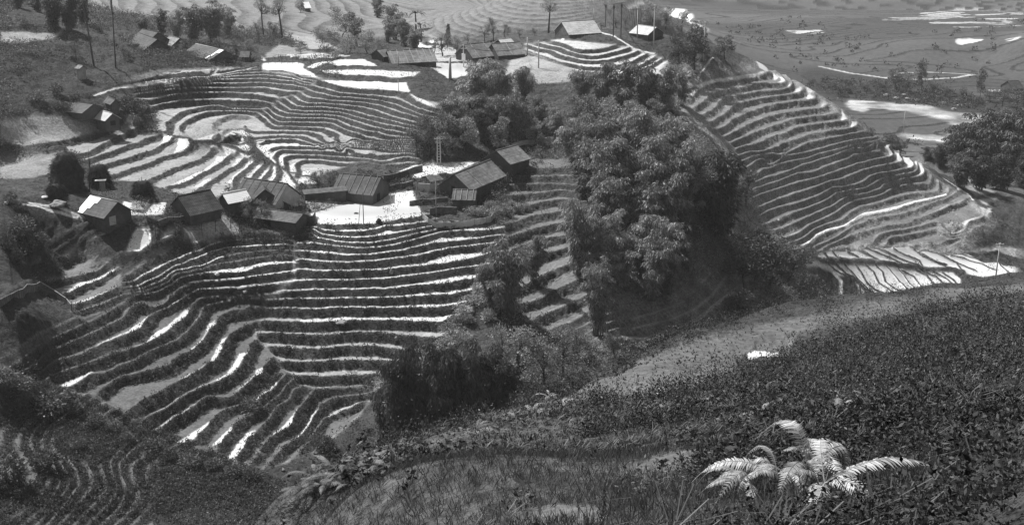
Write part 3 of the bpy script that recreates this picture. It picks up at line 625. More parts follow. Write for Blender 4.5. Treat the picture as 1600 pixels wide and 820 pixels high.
for sp in ['# 960,735 1010,716 1080,705 1110,713 1060,742 1000,748', '# 790,802 860,788 940,795 960,818 800,820', '# 1180,628 1300,615 1400,600 1500,582 1600,560 1600,573 1500,598 1400,617 1300,632 1200,642', '# 1000,642 1100,632 1170,640 1100,652 1010,656', '# 1080,757 1150,745 1190,760 1120,777', '# 1330,560 1400,548 1440,556 1380,570']:
    area(sp, NEAR & (RR < 90), tonev=.12, vegv=.38, blur=3)
# the far valley floor: flat paddies stepping down to the river bed
lowl = np.clip((-84 - ZS) / 8, 0, 1) * np.clip((RR - 340) / 40, 0, 1)
rel = 4.5*fbm(X/260, Y/150, 3, 31) + .9*fbm(X/60, Y/30, 2, 33) + .004*X - .020*Y
sf = rel / 0.26; ff = sf - np.floor(sf)
gfa = np.gradient(sf, az, axis=0)/RR; gfr = np.gradient(sf, rr, axis=1); gg = np.hypot(gfa, gfr)
edge = np.clip(1 - ff / np.clip((1.6 + RR/420)*gg, .08, .5), 0, 1)
Z = Z + lowl * (np.floor(sf)*0.26 * .5)
patch = fbm(X/30, Y/22, 2, 41)
veg = veg*(1-lowl) + lowl*np.clip(edge*2.2, 0, 1)*.95
tone = tone*(1-lowl) + lowl*(.042 + .08*np.clip(fbm(X/140, Y/100, 3, 35)*1.7-.35, 0, 1))
ZU = U + 16*(fbm(X/12, Y/12, 3, 91)-.5); ZV = V + 8*(fbm(X/12, Y/12, 3, 93)-.5)
def zone(specs, rng=FAR, blur=6):
    m = np.zeros((NA, NR), bool)
    for sp in specs: m |= inpoly(ZU, ZV, pts(sp), rng)
    return boxblur(m.astype(float), blur)
wz = zone(["K 900,60 1000,0 1600,0 1600,70 1300,90 900,100", "K 1000,70 1500,30 1320,90 850,120", "K 1180,190 1600,170 1600,240 1200,250", "K 700,60 1000,30 1500,60 1600,110 1100,130 800,110", "K 1360,480 1600,440 1600,500 1380,520", "K 100,130 330,130 400,170 220,160"], blur=4)
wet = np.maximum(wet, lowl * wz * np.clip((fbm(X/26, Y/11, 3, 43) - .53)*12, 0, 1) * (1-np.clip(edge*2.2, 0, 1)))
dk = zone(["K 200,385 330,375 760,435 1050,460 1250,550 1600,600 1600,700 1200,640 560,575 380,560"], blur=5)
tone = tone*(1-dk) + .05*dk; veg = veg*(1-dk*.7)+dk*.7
# farther terraced slopes
vt = np.where(RR > 330, vt*(1-lowl) + lowl*.28, vt)
hl = np.clip((RR-395)/30, 0, 1) * (1-lowl) * np.clip((-84-ZS)/-6, 0, 1)
hn = ZS + 1.2*fbm(X/60, Y/60, 2, 51)
sh = -hn/.75; fh = sh - np.floor(sh); sth = np.clip(fh/.4, 0, 1)
Z = Z - hl*.75*(sth - fh)*.5; vt = vt*(1-hl) + 1.5*hl; tone = tone*(1-hl) + .2*hl
veg = veg*(1-hl) + hl*np.clip(1.1-fh*1.2, .3, 1)*.9; hp = fbm(X/70, Y/90, 3, 57); vt = vt*(1 - hl*np.clip((hp-.5)*6, 0, .6))
# the river bed with its gravel, and the road
rb = zone(["K 520,575 700,590 1000,610 1240,660 1400,680 1480,760 1440,800 1300,720 1200,750 1080,690 900,650 640,620 600,660 500,640", "r 620,430 700,420 940,440 1140,440 1090,470 960,480 800,470", "r 980,470 1160,430 1130,520"], blur=3)
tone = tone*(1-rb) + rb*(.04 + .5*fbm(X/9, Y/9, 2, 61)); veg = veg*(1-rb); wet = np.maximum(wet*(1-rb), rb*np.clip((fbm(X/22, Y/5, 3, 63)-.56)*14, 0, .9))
rb2 = zone(["w 1170,0 1330,0 1400,50 1470,130 1490,200 1440,160 1330,150 1280,80", "# 1040,0 1072,0 1095,30 1110,42 1085,45 1062,22", "I 985,240 1020,235 1060,290 1090,240 1130,230 1110,300 1010,300"], (RR > 300), 3)
tone = tone*(1-rb2) + rb2*.95; veg = veg*(1-rb2); wet *= (1-rb2)
bund("K 330,360 520,400 740,430 880,440 1000,440 1180,430 1290,410", -0.2, 1.3, (330, 2000), vg=0.0, tn=.45, step=12)
bund("K 740,430 840,400 1000,395 1290,410", -0.1, .9, (330, 2000), vg=0.0, tn=.35, step=12)
bund("w 860,60 980,20 1070,5", -.1, 1.0, (380, 2000), vg=0.0, tn=.4, step=12)
Z = Z + BH
# puddles on the near grass knoll
for u, v, ra, rb_ in [(1203, 556, 1.5, 1.25), (1038, 618, .6, .9)]:
    gc = ground(u, v, 30, 120, ZS)
    d = np.hypot((X-gc[0])/ra, (Y-gc[1])/rb_) + .25*(fbm(X*2.2, Y*2.2, 2, 81)-.5)
    k = np.clip((1.35-d)/.35, 0, 1) * (np.abs(RR-math.hypot(gc[0], gc[1])) < 5); Z = Z*(1-k) + (gc[2]-.12)*k
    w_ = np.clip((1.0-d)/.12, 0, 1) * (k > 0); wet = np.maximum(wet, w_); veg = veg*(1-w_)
for sp, dp in [("# 1150,560 1165,556 1195,566 1185,574 1160,572", .5), ("# 1020,606 1065,600 1090,604 1050,612", .7), ("# 1170,540 1215,538 1240,545 1190,546", .5)]:
    w_ = boxblur(inpoly(U, V, pts(sp), (RR < 84) & (RR > 40)).astype(float), 2); Z -= dp*w_; veg = np.maximum(veg, w_)
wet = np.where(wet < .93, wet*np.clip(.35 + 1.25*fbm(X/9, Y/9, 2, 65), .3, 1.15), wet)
# lumps, clods and tussocks
vt = np.where(RR < 130, np.where(RR < 60, .75, .6), vt)
nz = fbm(X*1.7, Y*1.7, 3, 71) - .5; nz2 = fbm(X*.45, Y*.45, 3, 73) - .5
near = np.clip((140-RR)/20, 0, 1); lod = np.clip((700-RR)/300, 0, 1)
free = (1-inreg)
Z = Z + lod*veg*(1-near)*(.34*nz + free*.9*nz2) + near*(.10*nz*veg + (.35*nz2*np.clip(RR/30, 0, 1) + 1.3*np.clip((RR-9)/25, 0, 1)*(fbm(X*.16, Y*.16, 3, 77)-.5))*veg) + (1-veg)*(1-wet)*.05*nz*lod
# ---------------------------------------------------------------- materials
def new_mat(name):
    m = bpy.data.materials.new(name); m.use_nodes = True; nt = m.node_tree
    for n in list(nt.nodes): nt.nodes.remove(n)
    out = nt.nodes.new("ShaderNodeOutputMaterial"); b = nt.nodes.new("ShaderNodeBsdfPrincipled")
    nt.links.new(b.outputs[0], out.inputs[0]); return m, nt, b, out
def N(nt, kind, **kw):
    n = nt.nodes.new(kind)
    for k, v in kw.items(): setattr(n, k, v)
    return n
def math_(nt, op, a, b=None, c=None, clamp=False):
    n = nt.nodes.new("ShaderNodeMath"); n.operation = op; n.use_clamp = clamp
    for i, v in enumerate((a, b, c)):
        if v is None: continue
        if isinstance(v, (int, float)): n.inputs[i].default_value = v
        else: nt.links.new(v, n.inputs[i])
    return n.outputs[0]
def noise_(nt, scale, detail=3, rough=.6, vec=None, out=0):
    n = nt.nodes.new("ShaderNodeTexNoise"); n.inputs['Scale'].default_value = scale; n.inputs['Detail'].default_value = detail
    n.inputs['Roughness'].default_value = rough
    if vec is not None: nt.links.new(vec, n.inputs['Vector'])
    return n.outputs[out]
def gmix(nt, f, a, b):
    n = nt.nodes.new("ShaderNodeMix"); n.data_type = 'FLOAT'
    for i, v in ((0, f), (2, a), (3, b)):
        if isinstance(v, (int, float)): n.inputs[i].default_value = v
        else: nt.links.new(v, n.inputs[i])
    return n.outputs[0]
def maprange(nt, v, a, b, c=0, d=1):
    n = nt.nodes.new("ShaderNodeMapRange"); nt.links.new(v, n.inputs[0])
    for i, x in zip((1, 2, 3, 4), (a, b, c, d)): n.inputs[i].default_value = x
    return n.outputs[0]

m_ground, nt, b, out = new_mat("ground_cover")
geo = N(nt, "ShaderNodeNewGeometry"); pos = geo.outputs['Position']
at = N(nt, "ShaderNodeAttribute", attribute_name="cover"); sp_ = N(nt, "ShaderNodeSeparateColor"); nt.links.new(at.outputs['Color'], sp_.inputs[0])
aV, aW, aT = sp_.outputs[0], sp_.outputs[1], sp_.outputs[2]
nF = noise_(nt, 2.6, 4, .7, pos); nM = noise_(nt, .35, 3, .6, pos); nL = noise_(nt, .035, 3, .5, pos); nX = noise_(nt, 7.0, 2, .6, pos)
grass = math_(nt, 'MULTIPLY', math_(nt, 'MULTIPLY', maprange(nt, nF, .32, .7, .3, 1.9), maprange(nt, nM, .3, .7, .6, 1.45)), maprange(nt, nL, .35, .65, .8, 1.25))
grass = math_(nt, 'MULTIPLY', grass, math_(nt, 'MULTIPLY', at.outputs['Alpha'], .066))
soil = math_(nt, 'MULTIPLY', math_(nt, 'MULTIPLY', maprange(nt, nF, .3, .7, .55, 1.45), maprange(nt, nM, .3, .7, .75, 1.25)), math_(nt, 'MULTIPLY', aT, .95))
base = gmix(nt, aV, soil, grass)
# wet share: below one, wet and stubble alternate in patches
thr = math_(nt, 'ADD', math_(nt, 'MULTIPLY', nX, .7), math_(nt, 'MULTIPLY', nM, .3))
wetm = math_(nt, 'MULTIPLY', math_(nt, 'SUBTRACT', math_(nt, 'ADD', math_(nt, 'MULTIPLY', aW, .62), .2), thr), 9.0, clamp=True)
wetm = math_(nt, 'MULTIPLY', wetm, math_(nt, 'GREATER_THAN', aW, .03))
base = gmix(nt, wetm, base, .62)  # pale base paints the bright sky's reflection into the water colour
cmb = N(nt, "ShaderNodeCombineColor")
for i in range(3): nt.links.new(base, cmb.inputs[i])
nt.links.new(cmb.outputs[0], b.inputs['Base Color'])
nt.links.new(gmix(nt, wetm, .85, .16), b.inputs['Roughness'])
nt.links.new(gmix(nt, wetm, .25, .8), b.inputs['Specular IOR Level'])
bump = N(nt, "ShaderNodeBump"); bump.inputs['Distance'].default_value = .45
nt.links.new(math_(nt, 'MULTIPLY', nF, math_(nt, 'ADD', math_(nt, 'MULTIPLY', aV, .9), .1)), bump.inputs['Height'])
nt.links.new(gmix(nt, wetm, .9, 0.0), bump.inputs['Strength']); nt.links.new(bump.outputs[0], b.inputs['Normal'])

# ---------------------------------------------------------------- the ground, one sheet to the far hills
me = bpy.data.meshes.new("terrain")
co = np.empty((NA*NR, 3), np.float32); co[:, 0] = X.ravel(); co[:, 1] = Y.ravel(); co[:, 2] = (Z + CAMZ).ravel()
ia, ir = np.meshgrid(np.arange(NA-1), np.arange(NR-1), indexing='ij'); v0 = (ia*NR + ir).ravel()
quads = np.stack([v0, v0+1, v0+NR+1, v0+NR], 1).astype(np.int32)
quads = quads[:, ::-1].copy()
me.vertices.add(len(co)); me.vertices.foreach_set("co", co.ravel())
me.loops.add(quads.size); me.loops.foreach_set("vertex_index", quads.ravel())
me.polygons.add(len(quads)); me.polygons.foreach_set("loop_start", np.arange(0, quads.size, 4, dtype=np.int32))
try: me.polygons.foreach_set("loop_total", np.full(len(quads), 4, np.int32))
except Exception: pass
me.polygons.foreach_set("use_smooth", np.ones(len(quads), bool))
me.update(calc_edges=True)
ca_ = me.color_attributes.new("cover", 'FLOAT_COLOR', 'POINT')
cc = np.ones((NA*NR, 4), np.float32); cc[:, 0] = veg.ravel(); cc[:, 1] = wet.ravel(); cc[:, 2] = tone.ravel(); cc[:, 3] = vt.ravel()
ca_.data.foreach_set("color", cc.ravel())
me.materials.append(m_ground)
terrain = bpy.data.objects.new("terrain", me); COL.objects.link(terrain); terrain['kind'] = 'structure'
print("terrain", NA, NR, len(quads))
# ---------------------------------------------------------------- building tools
rng = np.random.default_rng(7)
class MB:
    """collects polygons for ONE mesh"""
    def __init__(self): self.v = []; self.f = []; self.mi = []; self.n = 0
    def add(self, verts, faces, mi=0):
        self.v.append(np.asarray(verts, float).reshape(-1, 3))
        for f in faces: self.f.append([i + self.n for i in f]); self.mi.append(mi)
        self.n += len(self.v[-1])
    def quads(self, verts, k=4, mi=0):
        """verts (n,k,3): n loose k-gons"""
        verts = np.asarray(verts); n = len(verts)
        self.v.append(verts.reshape(-1, 3)); self.f.extend((np.arange(n*k).reshape(n, k) + self.n).tolist()); self.mi.extend([mi]*n); self.n += n*k
    def box(self, c, s, rz=0, mi=0, M=None):
        x, y, z = s[0]/2, s[1]/2, s[2]/2
        p = np.array([(a*x, b_*y, c_*z) for a in (-1, 1) for b_ in (-1, 1) for c_ in (-1, 1)])
        if M is not None: p = p @ np.array(M).T
        cr_, sr_ = math.cos(rz), math.sin(rz); p = np.c_[p[:, 0]*cr_ - p[:, 1]*sr_, p[:, 0]*sr_ + p[:, 1]*cr_, p[:, 2]] + np.array(c)
        self.add(p, [(0,1,3,2), (4,6,7,5), (0,4,5,1), (2,3,7,6), (0,2,6,4), (1,5,7,3)], mi)
    def tube(self, path, rad, seg=6, mi=0, cap=True):
        path = np.asarray(path, float); n = len(path); rad = np.broadcast_to(rad, (n,))
        V_ = []
        for i in range(n):
            t = path[min(i+1, n-1)] - path[max(i-1, 0)]; t = t/(np.linalg.norm(t)+1e-9)
            a = np.cross(t, (0, 0, 1) if abs(t[2]) < .9 else (1, 0, 0)); a /= np.linalg.norm(a); b_ = np.cross(t, a)
            for k in range(seg):
                th = 2*math.pi*k/seg; V_.append(path[i] + rad[i]*(math.cos(th)*a + math.sin(th)*b_))
        F_ = [(i*seg+k, i*seg+(k+1) % seg, (i+1)*seg+(k+1) % seg, (i+1)*seg+k) for i in range(n-1) for k in range(seg)]
        if cap: F_.append(tuple(range((n-1)*seg, n*seg))); F_.append(tuple(range(seg-1, -1, -1)))
        self.add(V_, F_, mi)
    def mesh(self, name, mats, smooth=False):
        me_ = bpy.data.meshes.new(name); V_ = np.concatenate(self.v) if self.v else np.zeros((0, 3))
        me_.from_pydata(V_.tolist(), [], self.f)
        for m in (mats if isinstance(mats, (list, tuple)) else [mats]): me_.materials.append(m)
        me_.polygons.foreach_set("material_index", self.mi)
        if smooth: me_.polygons.foreach_set("use_smooth", [True]*len(self.f))
        me_.update(); return me_
    def build(self, name, mats, parent=None, smooth=False, loc=None):
        o = bpy.data.objects.new(name, self.mesh(name, mats, smooth)); COL.objects.link(o)
        if parent is not None: o.parent = parent
        if loc is not None: o.location = loc
        return o
def tag(o, label=None, cat=None, group=None, kind=None):
    if label: o['label'] = label
    if cat: o['category'] = cat
    if group: o['group'] = group
    if kind: o['kind'] = kind
    return o
def empty(name, loc, rz=0, sc=None):
    o = bpy.data.objects.new(name, None); COL.objects.link(o); o.location = loc; o.rotation_euler = (0, 0, rz); o.empty_display_size = .3
    if sc is not None: o.scale = (sc, sc, sc) if isinstance(sc, (int, float)) else sc
    return o
KIDS = {}
def copy_tree(o, parent=None):
    c = o.copy(); COL.objects.link(c)
    if parent is not None: c.parent = parent
    for ch_ in o.children: copy_tree(ch_, c)
    return c
ORD = ["first", "second", "third", "fourth", "fifth", "sixth", "seventh", "eighth", "ninth", "tenth", "eleventh", "twelfth", "thirteenth", "fourteenth", "fifteenth", "sixteenth", "seventeenth", "eighteenth", "nineteenth", "twentieth"]
def gpos(u, v, r0=135, r1=450, dz=0.0):
    x, y, z = ground(u, v, r0, r1); return Vector((x, y, z + CAMZ + dz))

def mat_plain(name, col, rough=.8, var=.3, scale=3.0, spec=.2, stripes=None, metal=0.0):
    m, nt, b, out = new_mat(name)
    tc = N(nt, "ShaderNodeTexCoord"); oi = N(nt, "ShaderNodeObjectInfo")
    n1 = noise_(nt, scale, 4, .65, tc.outputs['Object']); n2 = noise_(nt, scale*.22, 2, .5, tc.outputs['Object'])
    v = math_(nt, 'MULTIPLY', maprange(nt, n1, .25, .75, 1-var, 1+var), maprange(nt, n2, .3, .7, 1-var*.7, 1+var*.7))
    if stripes:
        w = N(nt, "ShaderNodeTexWave"); w.bands_direction = stripes[1]; w.inputs['Scale'].default_value = stripes[0]; w.inputs['Distortion'].default_value = .6; w.inputs['Detail'].default_value = 2
        nt.links.new(tc.outputs['Object'], w.inputs['Vector'])
        v = math_(nt, 'MULTIPLY', v, maprange(nt, w.outputs['Fac'], 0, 1, 1-stripes[2], 1+stripes[2]*.5))
    v = math_(nt, 'MULTIPLY', v, col)
    c = N(nt, "ShaderNodeCombineColor")
    for i in range(3): nt.links.new(v, c.inputs[i])
    nt.links.new(c.outputs[0], b.inputs['Base Color']); b.inputs['Roughness'].default_value = rough; b.inputs['Specular IOR Level'].default_value = spec; b.inputs['Metallic'].default_value = metal
    bp = N(nt, "ShaderNodeBump"); bp.inputs['Strength'].default_value = .4; bp.inputs['Distance'].default_value = .03; nt.links.new(v, bp.inputs['Height']); nt.links.new(bp.outputs[0], b.inputs['Normal'])
    return m
def mat_leaf(name, col, var=.45, trans=.25, rough=.55, spec=.3):
    m, nt, b, out = new_mat(name)
    geo = N(nt, "ShaderNodeNewGeometry"); oi = N(nt, "ShaderNodeObjectInfo")
    rp = geo.outputs['Random Per Island']
    n2 = noise_(nt, .45, 2, .5, geo.outputs['Position'])
    v = math_(nt, 'MULTIPLY', maprange(nt, rp, 0, 1, 1-var, 1+var), maprange(nt, oi.outputs['Random'], 0, 1, .62, 1.38))
    v = math_(nt, 'MULTIPLY', math_(nt, 'MULTIPLY', v, maprange(nt, n2, .35, .65, .75, 1.25)), col)
    c = N(nt, "ShaderNodeCombineColor")
    for i in range(3): nt.links.new(v, c.inputs[i])
    nt.links.new(c.outputs[0], b.inputs['Base Color']); b.inputs['Roughness'].default_value = rough; b.inputs['Specular IOR Level'].default_value = spec
    tr = N(nt, "ShaderNodeBsdfTranslucent"); nt.links.new(c.outputs[0], tr.inputs[0]); mx = N(nt, "ShaderNodeMixShader"); mx.inputs[0].default_value = trans
    nt.links.new(b.outputs[0], mx.inputs[1]); nt.links.new(tr.outputs[0], mx.inputs[2]); nt.links.new(mx.outputs[0], out.inputs[0])
    return m
M_LEAF = mat_leaf("bamboo_leaf", .25, var=.6); M_LEAFD = mat_leaf("dark_leaf", .085); M_LEAFP = mat_leaf("pale_leaf", .17, trans=.35)
M_BARK = mat_plain("bark", .07, var=.4); M_CULM = mat_plain("culm", .16, var=.4); M_PALEBARK = mat_plain("pale_bark", .25)

def unit(v): return v / (np.linalg.norm(v, axis=-1, keepdims=True) + 1e-9)
def leaf_quads(cen, direc, L, Wd, rg, fold=.0):
    """pointed leaves (diamonds) starting at cen, pointing along direc"""
    n = len(cen); direc = unit(direc); side = unit(np.cross(direc, rg.normal(size=(n, 3)))) * (Wd/2)[:, None]
    d = direc * L[:, None]; sag = np.zeros((n, 3)); sag[:, 2] = -L*fold
    return np.stack([cen, cen + d*.45 + side, cen + d + sag, cen + d*.45 - side], 1)
# ---------------------------------------------------------------- plants: one prototype of each kind
def proto(name, crown_mb, trunk_mb, leafmat, barkmat, trunkname='trunk'):
    root = empty(name, (0, 0, -500)); crown_mb.build('crown', leafmat, root); trunk_mb.build(trunkname, barkmat, root, smooth=True)
    return root
def bamboo(seed, H=11.0, spread=3.6, culms=26, leafL=.52, lowleaf=.05):
    rg = np.random.default_rng(seed); cr_mb, st = MB(), MB()
    npl = rg.integers(5, 8); cen, dr = [], []
    lob = [(rg.uniform(0, 2*math.pi), rg.uniform(.4, 1.0)*spread, rg.uniform(.5, 1.1)*H) for _ in range(npl)]
    lob.append((0, 0.3, H))
    for k in range(culms):
        th, rad, h = lob[k % len(lob)]; th += rg.normal(0, .16); rad = max(.2, rad + rg.normal(0, .28)); h = h * rg.uniform(.88, 1.04)
        b0 = np.array([rg.normal(0, .45), rg.normal(0, .45), 0]); t = np.linspace(0, 1, 9)
        ex, ey = math.cos(th), math.sin(th)
        # rises steeply and arches over at the tip
        x = b0[0] + ex*rad*(t**2.2); y = b0[1] + ey*rad*(t**2.2); z = h*(1.12*t - .12*t**2 - .16*np.clip(t-.72, 0, 1)**2*12)
        pth = np.stack([x, y, z], 1)
        st.tube(pth[:7], np.linspace(.055, .02, 7), 4)
        nt_ = 9; tt = np.r_[rg.uniform(.15, .5, 2), rg.uniform(.42, 1.0, nt_-2)]
        for q in tt:
            i = min(int(q*8), 7); f = q*8 - i; p = pth[i]*(1-f) + pth[i+1]*f
            p = p + rg.normal(0, .25, 3) * (1, 1, .5); R_ = rg.uniform(.38, .78)*(1.15 - .3*abs(q-.8)); m = rg.integers(40, 58)
            a_ = rg.uniform(0, 6.28, m); w_ = rg.uniform(.05, 1, m)**.6 * R_
            c = np.stack([p[0] + np.cos(a_)*w_, p[1] + np.sin(a_)*w_, p[2] - .75*w_**2/R_ + rg.normal(0, .07, m)], 1)
            d = np.stack([np.cos(a_), np.sin(a_), -.75 - .8*w_/R_ + rg.normal(0, .35, m)], 1) + rg.normal(0, .3, (m, 3)); cen.append(c); dr.append(d)
    cen = np.concatenate(cen); dr = np.concatenate(dr); n = len(cen)
    cr_mb.quads(leaf_quads(cen, dr, rg.uniform(.6, 1.2, n)*leafL, rg.uniform(.17, .28, n)*leafL, rg))
    return cr_mb, st
def broad(seed, H=9.0, W=6.0, trunkh=.2, nl=11, leafL=.34, dens_=1.0, sparse=False, bare=False):
    rg = np.random.default_rng(seed); cm, st = MB(), MB()
    th_ = H*trunkh; bend = rg.normal(0, .35, 2)
    tp = np.array([[0, 0, -.6], [bend[0]*.3, bend[1]*.3, th_*.5], [bend[0], bend[1], th_], [bend[0]*1.3, bend[1]*1.1, H*.72]])
    st.tube(tp, [.026*H, .02*H, .016*H, .006*H], 7)
    cen, dr = [], []
    for k in range(nl):
        a = rg.uniform(0, 2*math.pi); e = rg.uniform(-.15, 1); zc = th_ + (H - th_)*(.15 + .8*(k+.5)/nl); wz = math.sqrt(max(.08, 1-((zc-th_)/(H-th_)*1.15-.35)**2))
        rad = W/2*wz*rg.uniform(.35, .85); c = np.array([math.cos(a)*rad, math.sin(a)*rad, zc - .06*H])
        s0 = tp[2] * (1-.5*e) + tp[3]*.5*e
        mid = (s0+c)/2 + (0, 0, -.03*H) + rg.normal(0, .1, 3)
        st.tube([s0, mid, c], [.009*H, .006*H, .002*H], 5)
        rl = W*rg.uniform(.14, .24)*(1.1 if not sparse else .9)
        m = int((260 if not sparse else 110)*dens_)
        if bare: m = 12
        d = unit(rg.normal(size=(m, 3))); rads = rl*(rg.uniform(.25, 1.0, m)**.4 if not sparse else rg.uniform(.1, 1.1, m))
        p = c + d*rads[:, None]*(1, 1, .68); cen.append(p); dd = d*.7 + rg.normal(0, .6, (m, 3)); dd[:, 2] -= .2; dr.append(dd)
        for q in range(4 if not bare else 6):
            tip = c + unit(rg.normal(size=3)) * rl*.9; st.tube([c, (c+tip)/2 + rg.normal(0, .06, 3), tip], [.0022*H, .0016*H, .0008*H], 3, cap=False)
    cen = np.concatenate(cen); dr = np.concatenate(dr); n = len(cen)
    cm.quads(leaf_quads(cen, dr, rg.uniform(.6, 1.25, n)*leafL, rg.uniform(.4, .62, n)*leafL, rg))
    return cm, st
def shrub(seed, H=2.2, W=2.6, n=900, leafL=.22, up=.2):
    rg = np.random.default_rng(seed); cm, st = MB(), MB(); cen, dr = [], []
    for k in range(7):
        a = rg.uniform(0, 6.28); r = W*.28*rg.uniform(0, 1); c = np.array([math.cos(a)*r, math.sin(a)*r, H*rg.uniform(.35, .72)])
        st.tube([(0, 0, -.3), c*(.4, .4, .55), c], [.05, .035, .012], 4)
        m = n//7; d = unit(rg.normal(size=(m, 3))); p = c + d*(rg.uniform(.3, 1, m)**.5)[:, None]*np.array([W*.27, W*.27, H*.34]); p[:, 2] = np.maximum(p[:, 2], .02)
        cen.append(p); dd = d + rg.normal(0, .5, (m, 3)); dd[:, 2] += up; dr.append(dd)
    cen = np.concatenate(cen); dr = np.concatenate(dr); n = len(cen)
    cm.quads(leaf_quads(cen, dr, rg.uniform(.6, 1.3, n)*leafL, rg.uniform(.35, .6, n)*leafL, rg)); return cm, st
def conifer(seed, H=7, W=2.0):
    rg = np.random.default_rng(seed); cm, st = MB(), MB(); st.tube([(0, 0, -.4), (0, 0, H*.5), (0, 0, H)], [.12, .08, .02], 6); cen, dr = [], []
    for k in range(26):
        z = H*(.12 + .86*k/25); rw = W/2*(1 - (z/H)**1.4*.9); m = 60; a = rg.uniform(0, 6.28, m); q = rg.uniform(.1, 1, m)*rw
        cen.append(np.stack([np.cos(a)*q, np.sin(a)*q, z + rg.normal(0, .1, m) - q*.2], 1)); dr.append(np.stack([np.cos(a), np.sin(a), rg.normal(-.2, .3, m)], 1))
    cen = np.concatenate(cen); dr = np.concatenate(dr); n = len(cen); cm.quads(leaf_quads(cen, dr, rg.uniform(.2, .4, n), rg.uniform(.08, .16, n), rg)); return cm, st
def banana(seed, H=6, nf=9):
    rg = np.random.default_rng(seed); cm, st = MB(), MB(); st.tube([(0, 0, -.3), (.1, 0, H*.3), (.15, .1, H*.6)], [.22, .17, .1], 7)
    for k in range(nf):
        a = 6.28*k/nf + rg.normal(0, .2); L = H*.55*rg.uniform(.8, 1.1); t = np.linspace(0, 1, 8); el = rg.uniform(.5, 1.2)
        x = L*.75*t; z = H*.6 + L*(el*t - 1.15*t**2.2)*.7; wd = .42*np.sin(np.clip(t*1.05+.08, 0, 1)*math.pi)**.6 * H/6
        pc_ = np.stack([np.cos(a)*x, np.sin(a)*x, z], 1); s = np.array([-math.sin(a), math.cos(a), 0])
        for i in range(7):
            for sg in (-1, 1):
                q0, q1 = pc_[i], pc_[i+1]; g = .06
                cm.add([q0, q0 + s*sg*wd[i] + (0, 0, -.25*wd[i]), q1*(1-g)+q0*g + s*sg*wd[i+1] + (0, 0, -.25*wd[i+1]), q1], [(0, 1, 2, 3)])
    return cm, st
PB = [proto('bamboo_clump', *bamboo(s, H=h, spread=w, culms=c), M_LEAF, M_CULM, 'stems') for s, h, w, c in ((1, 11, 3.6, 26), (2, 11, 3.0, 24), (3, 11, 4.2, 30), (4, 11, 2.6, 22), (5, 11, 3.9, 28))]
PBD = [proto('bamboo_clump', *bamboo(s, H=h, spread=w, culms=c), M_LEAFD, M_CULM, 'stems') for s, h, w, c in ((6, 11, 3.6, 26), (7, 11, 3.2, 24))]
PBR = [proto('broadleaf_tree', *broad(s, H=9, W=w), M_LEAF, M_BARK) for s, w in ((11, 6.5), (12, 5.5), (13, 7.5))]
PBRD = [proto('broadleaf_tree', *broad(s, H=9, W=w), M_LEAFD, M_BARK) for s, w in ((14, 6.5), (15, 6.0))]
PSP = [proto('feathery_tree', *broad(s, H=9, W=6.0, sparse=True, nl=16, leafL=.3, trunkh=.25), M_LEAFP, M_BARK) for s in (21, 22, 23)]
PTALL = [proto('tall_tree', *broad(s, H=14, W=7.0, sparse=True, nl=14, leafL=.34, trunkh=.55), M_LEAF, M_BARK) for s in (31, 32)]
PBARE = [proto('bare_tree', *broad(s, H=16, W=3.4, trunkh=.5, nl=9, bare=True), M_LEAF, M_BARK) for s in (41, 42)]
PSH = [proto('shrub', *shrub(s, W=w), M_LEAF, M_BARK, 'stems') for s, w in ((51, 2.6), (52, 3.2), (53, 2.2))]
PSHD = [proto('shrub', *shrub(s, W=w), M_LEAFD, M_BARK, 'stems') for s, w in ((54, 2.8), (55, 3.4))]
PCON = [proto('conifer', *conifer(61), M_LEAFD, M_BARK)]
PBAN = [proto('banana_plant', *banana(71), M_LEAFP, M_BARK, 'stem')]
PHT = {}
for P_, h in ((PB, 10.6), (PBD, 10.6), (PBR, 9.3), (PBRD, 9.3), (PSP, 9.3), (PTALL, 14.3), (PBARE, 15), (PSH, 2.1), (PSHD, 2.1), (PCON, 7.1), (PBAN, 5.2)):
    for p in P_: PHT[p.name] = max(max(c[2] for c in ch_.bound_box) for ch_ in p.children) * .97
used_proto = set(); ntree = 0
def plant(protos, u, vb, hpx, wf=1.0, rng_=(135, 450), label='', cat='tree', group=None, idx=None, lean=0.0):
    """u, vb: foot of the plant in the photo; hpx: its height there"""
    global ntree
    ntree += 1
    p = protos[(ntree*7 + int(u)) % len(protos)] if idx is None else protos[idx]
    g = gpos(u, vb, *rng_); d = (g - cam.location).length; h = hpx * d / FOC / math.cos(R(14)); s = h / PHT[p.name]
    if p.name in used_proto: o = copy_tree(p)
    else: o = p; used_proto.add(p.name)
    rg = random.Random(int(u*13 + vb)); o.location = g + Vector((0, 0, -.1)); o.rotation_euler = (rg.gauss(0, .04), rg.gauss(0, .04) + lean, rg.uniform(0, 6.28))
    o.scale = (s*wf, s*wf, s); tag(o, label, cat, group); return o
def row(protos, phrase, group, items, rng_=(135, 450), cat='bamboo', noun='bamboo clump'):
    SHORT = {'leafy garden shrub': 'garden shrub'}
    items = sorted(items)
    for k, it in enumerate(items):
        u, vb, h = it[:3]; wf = it[3] if len(it) > 3 else 1.0
        if len(items) == 1: lb = f"{noun} {phrase}"
        elif k == 0: lb = f"leftmost {noun} {phrase}"
        elif k == len(items)-1: lb = f"rightmost {noun} {phrase}"
        else: lb = f"{ORD[k]} {noun} from left {phrase}"
        plant(protos, u, vb, h, wf, rng_, lb, cat, group)
BELT = 'bamboo clumps of the belt down the middle'
row(PB, 'in the top row of the belt, below the hillock', BELT, [(915,168,62),(940,172,72),(972,176,80,1.1),(1008,178,82,1.1),(1040,174,72,1.1),(1063,164,58)])
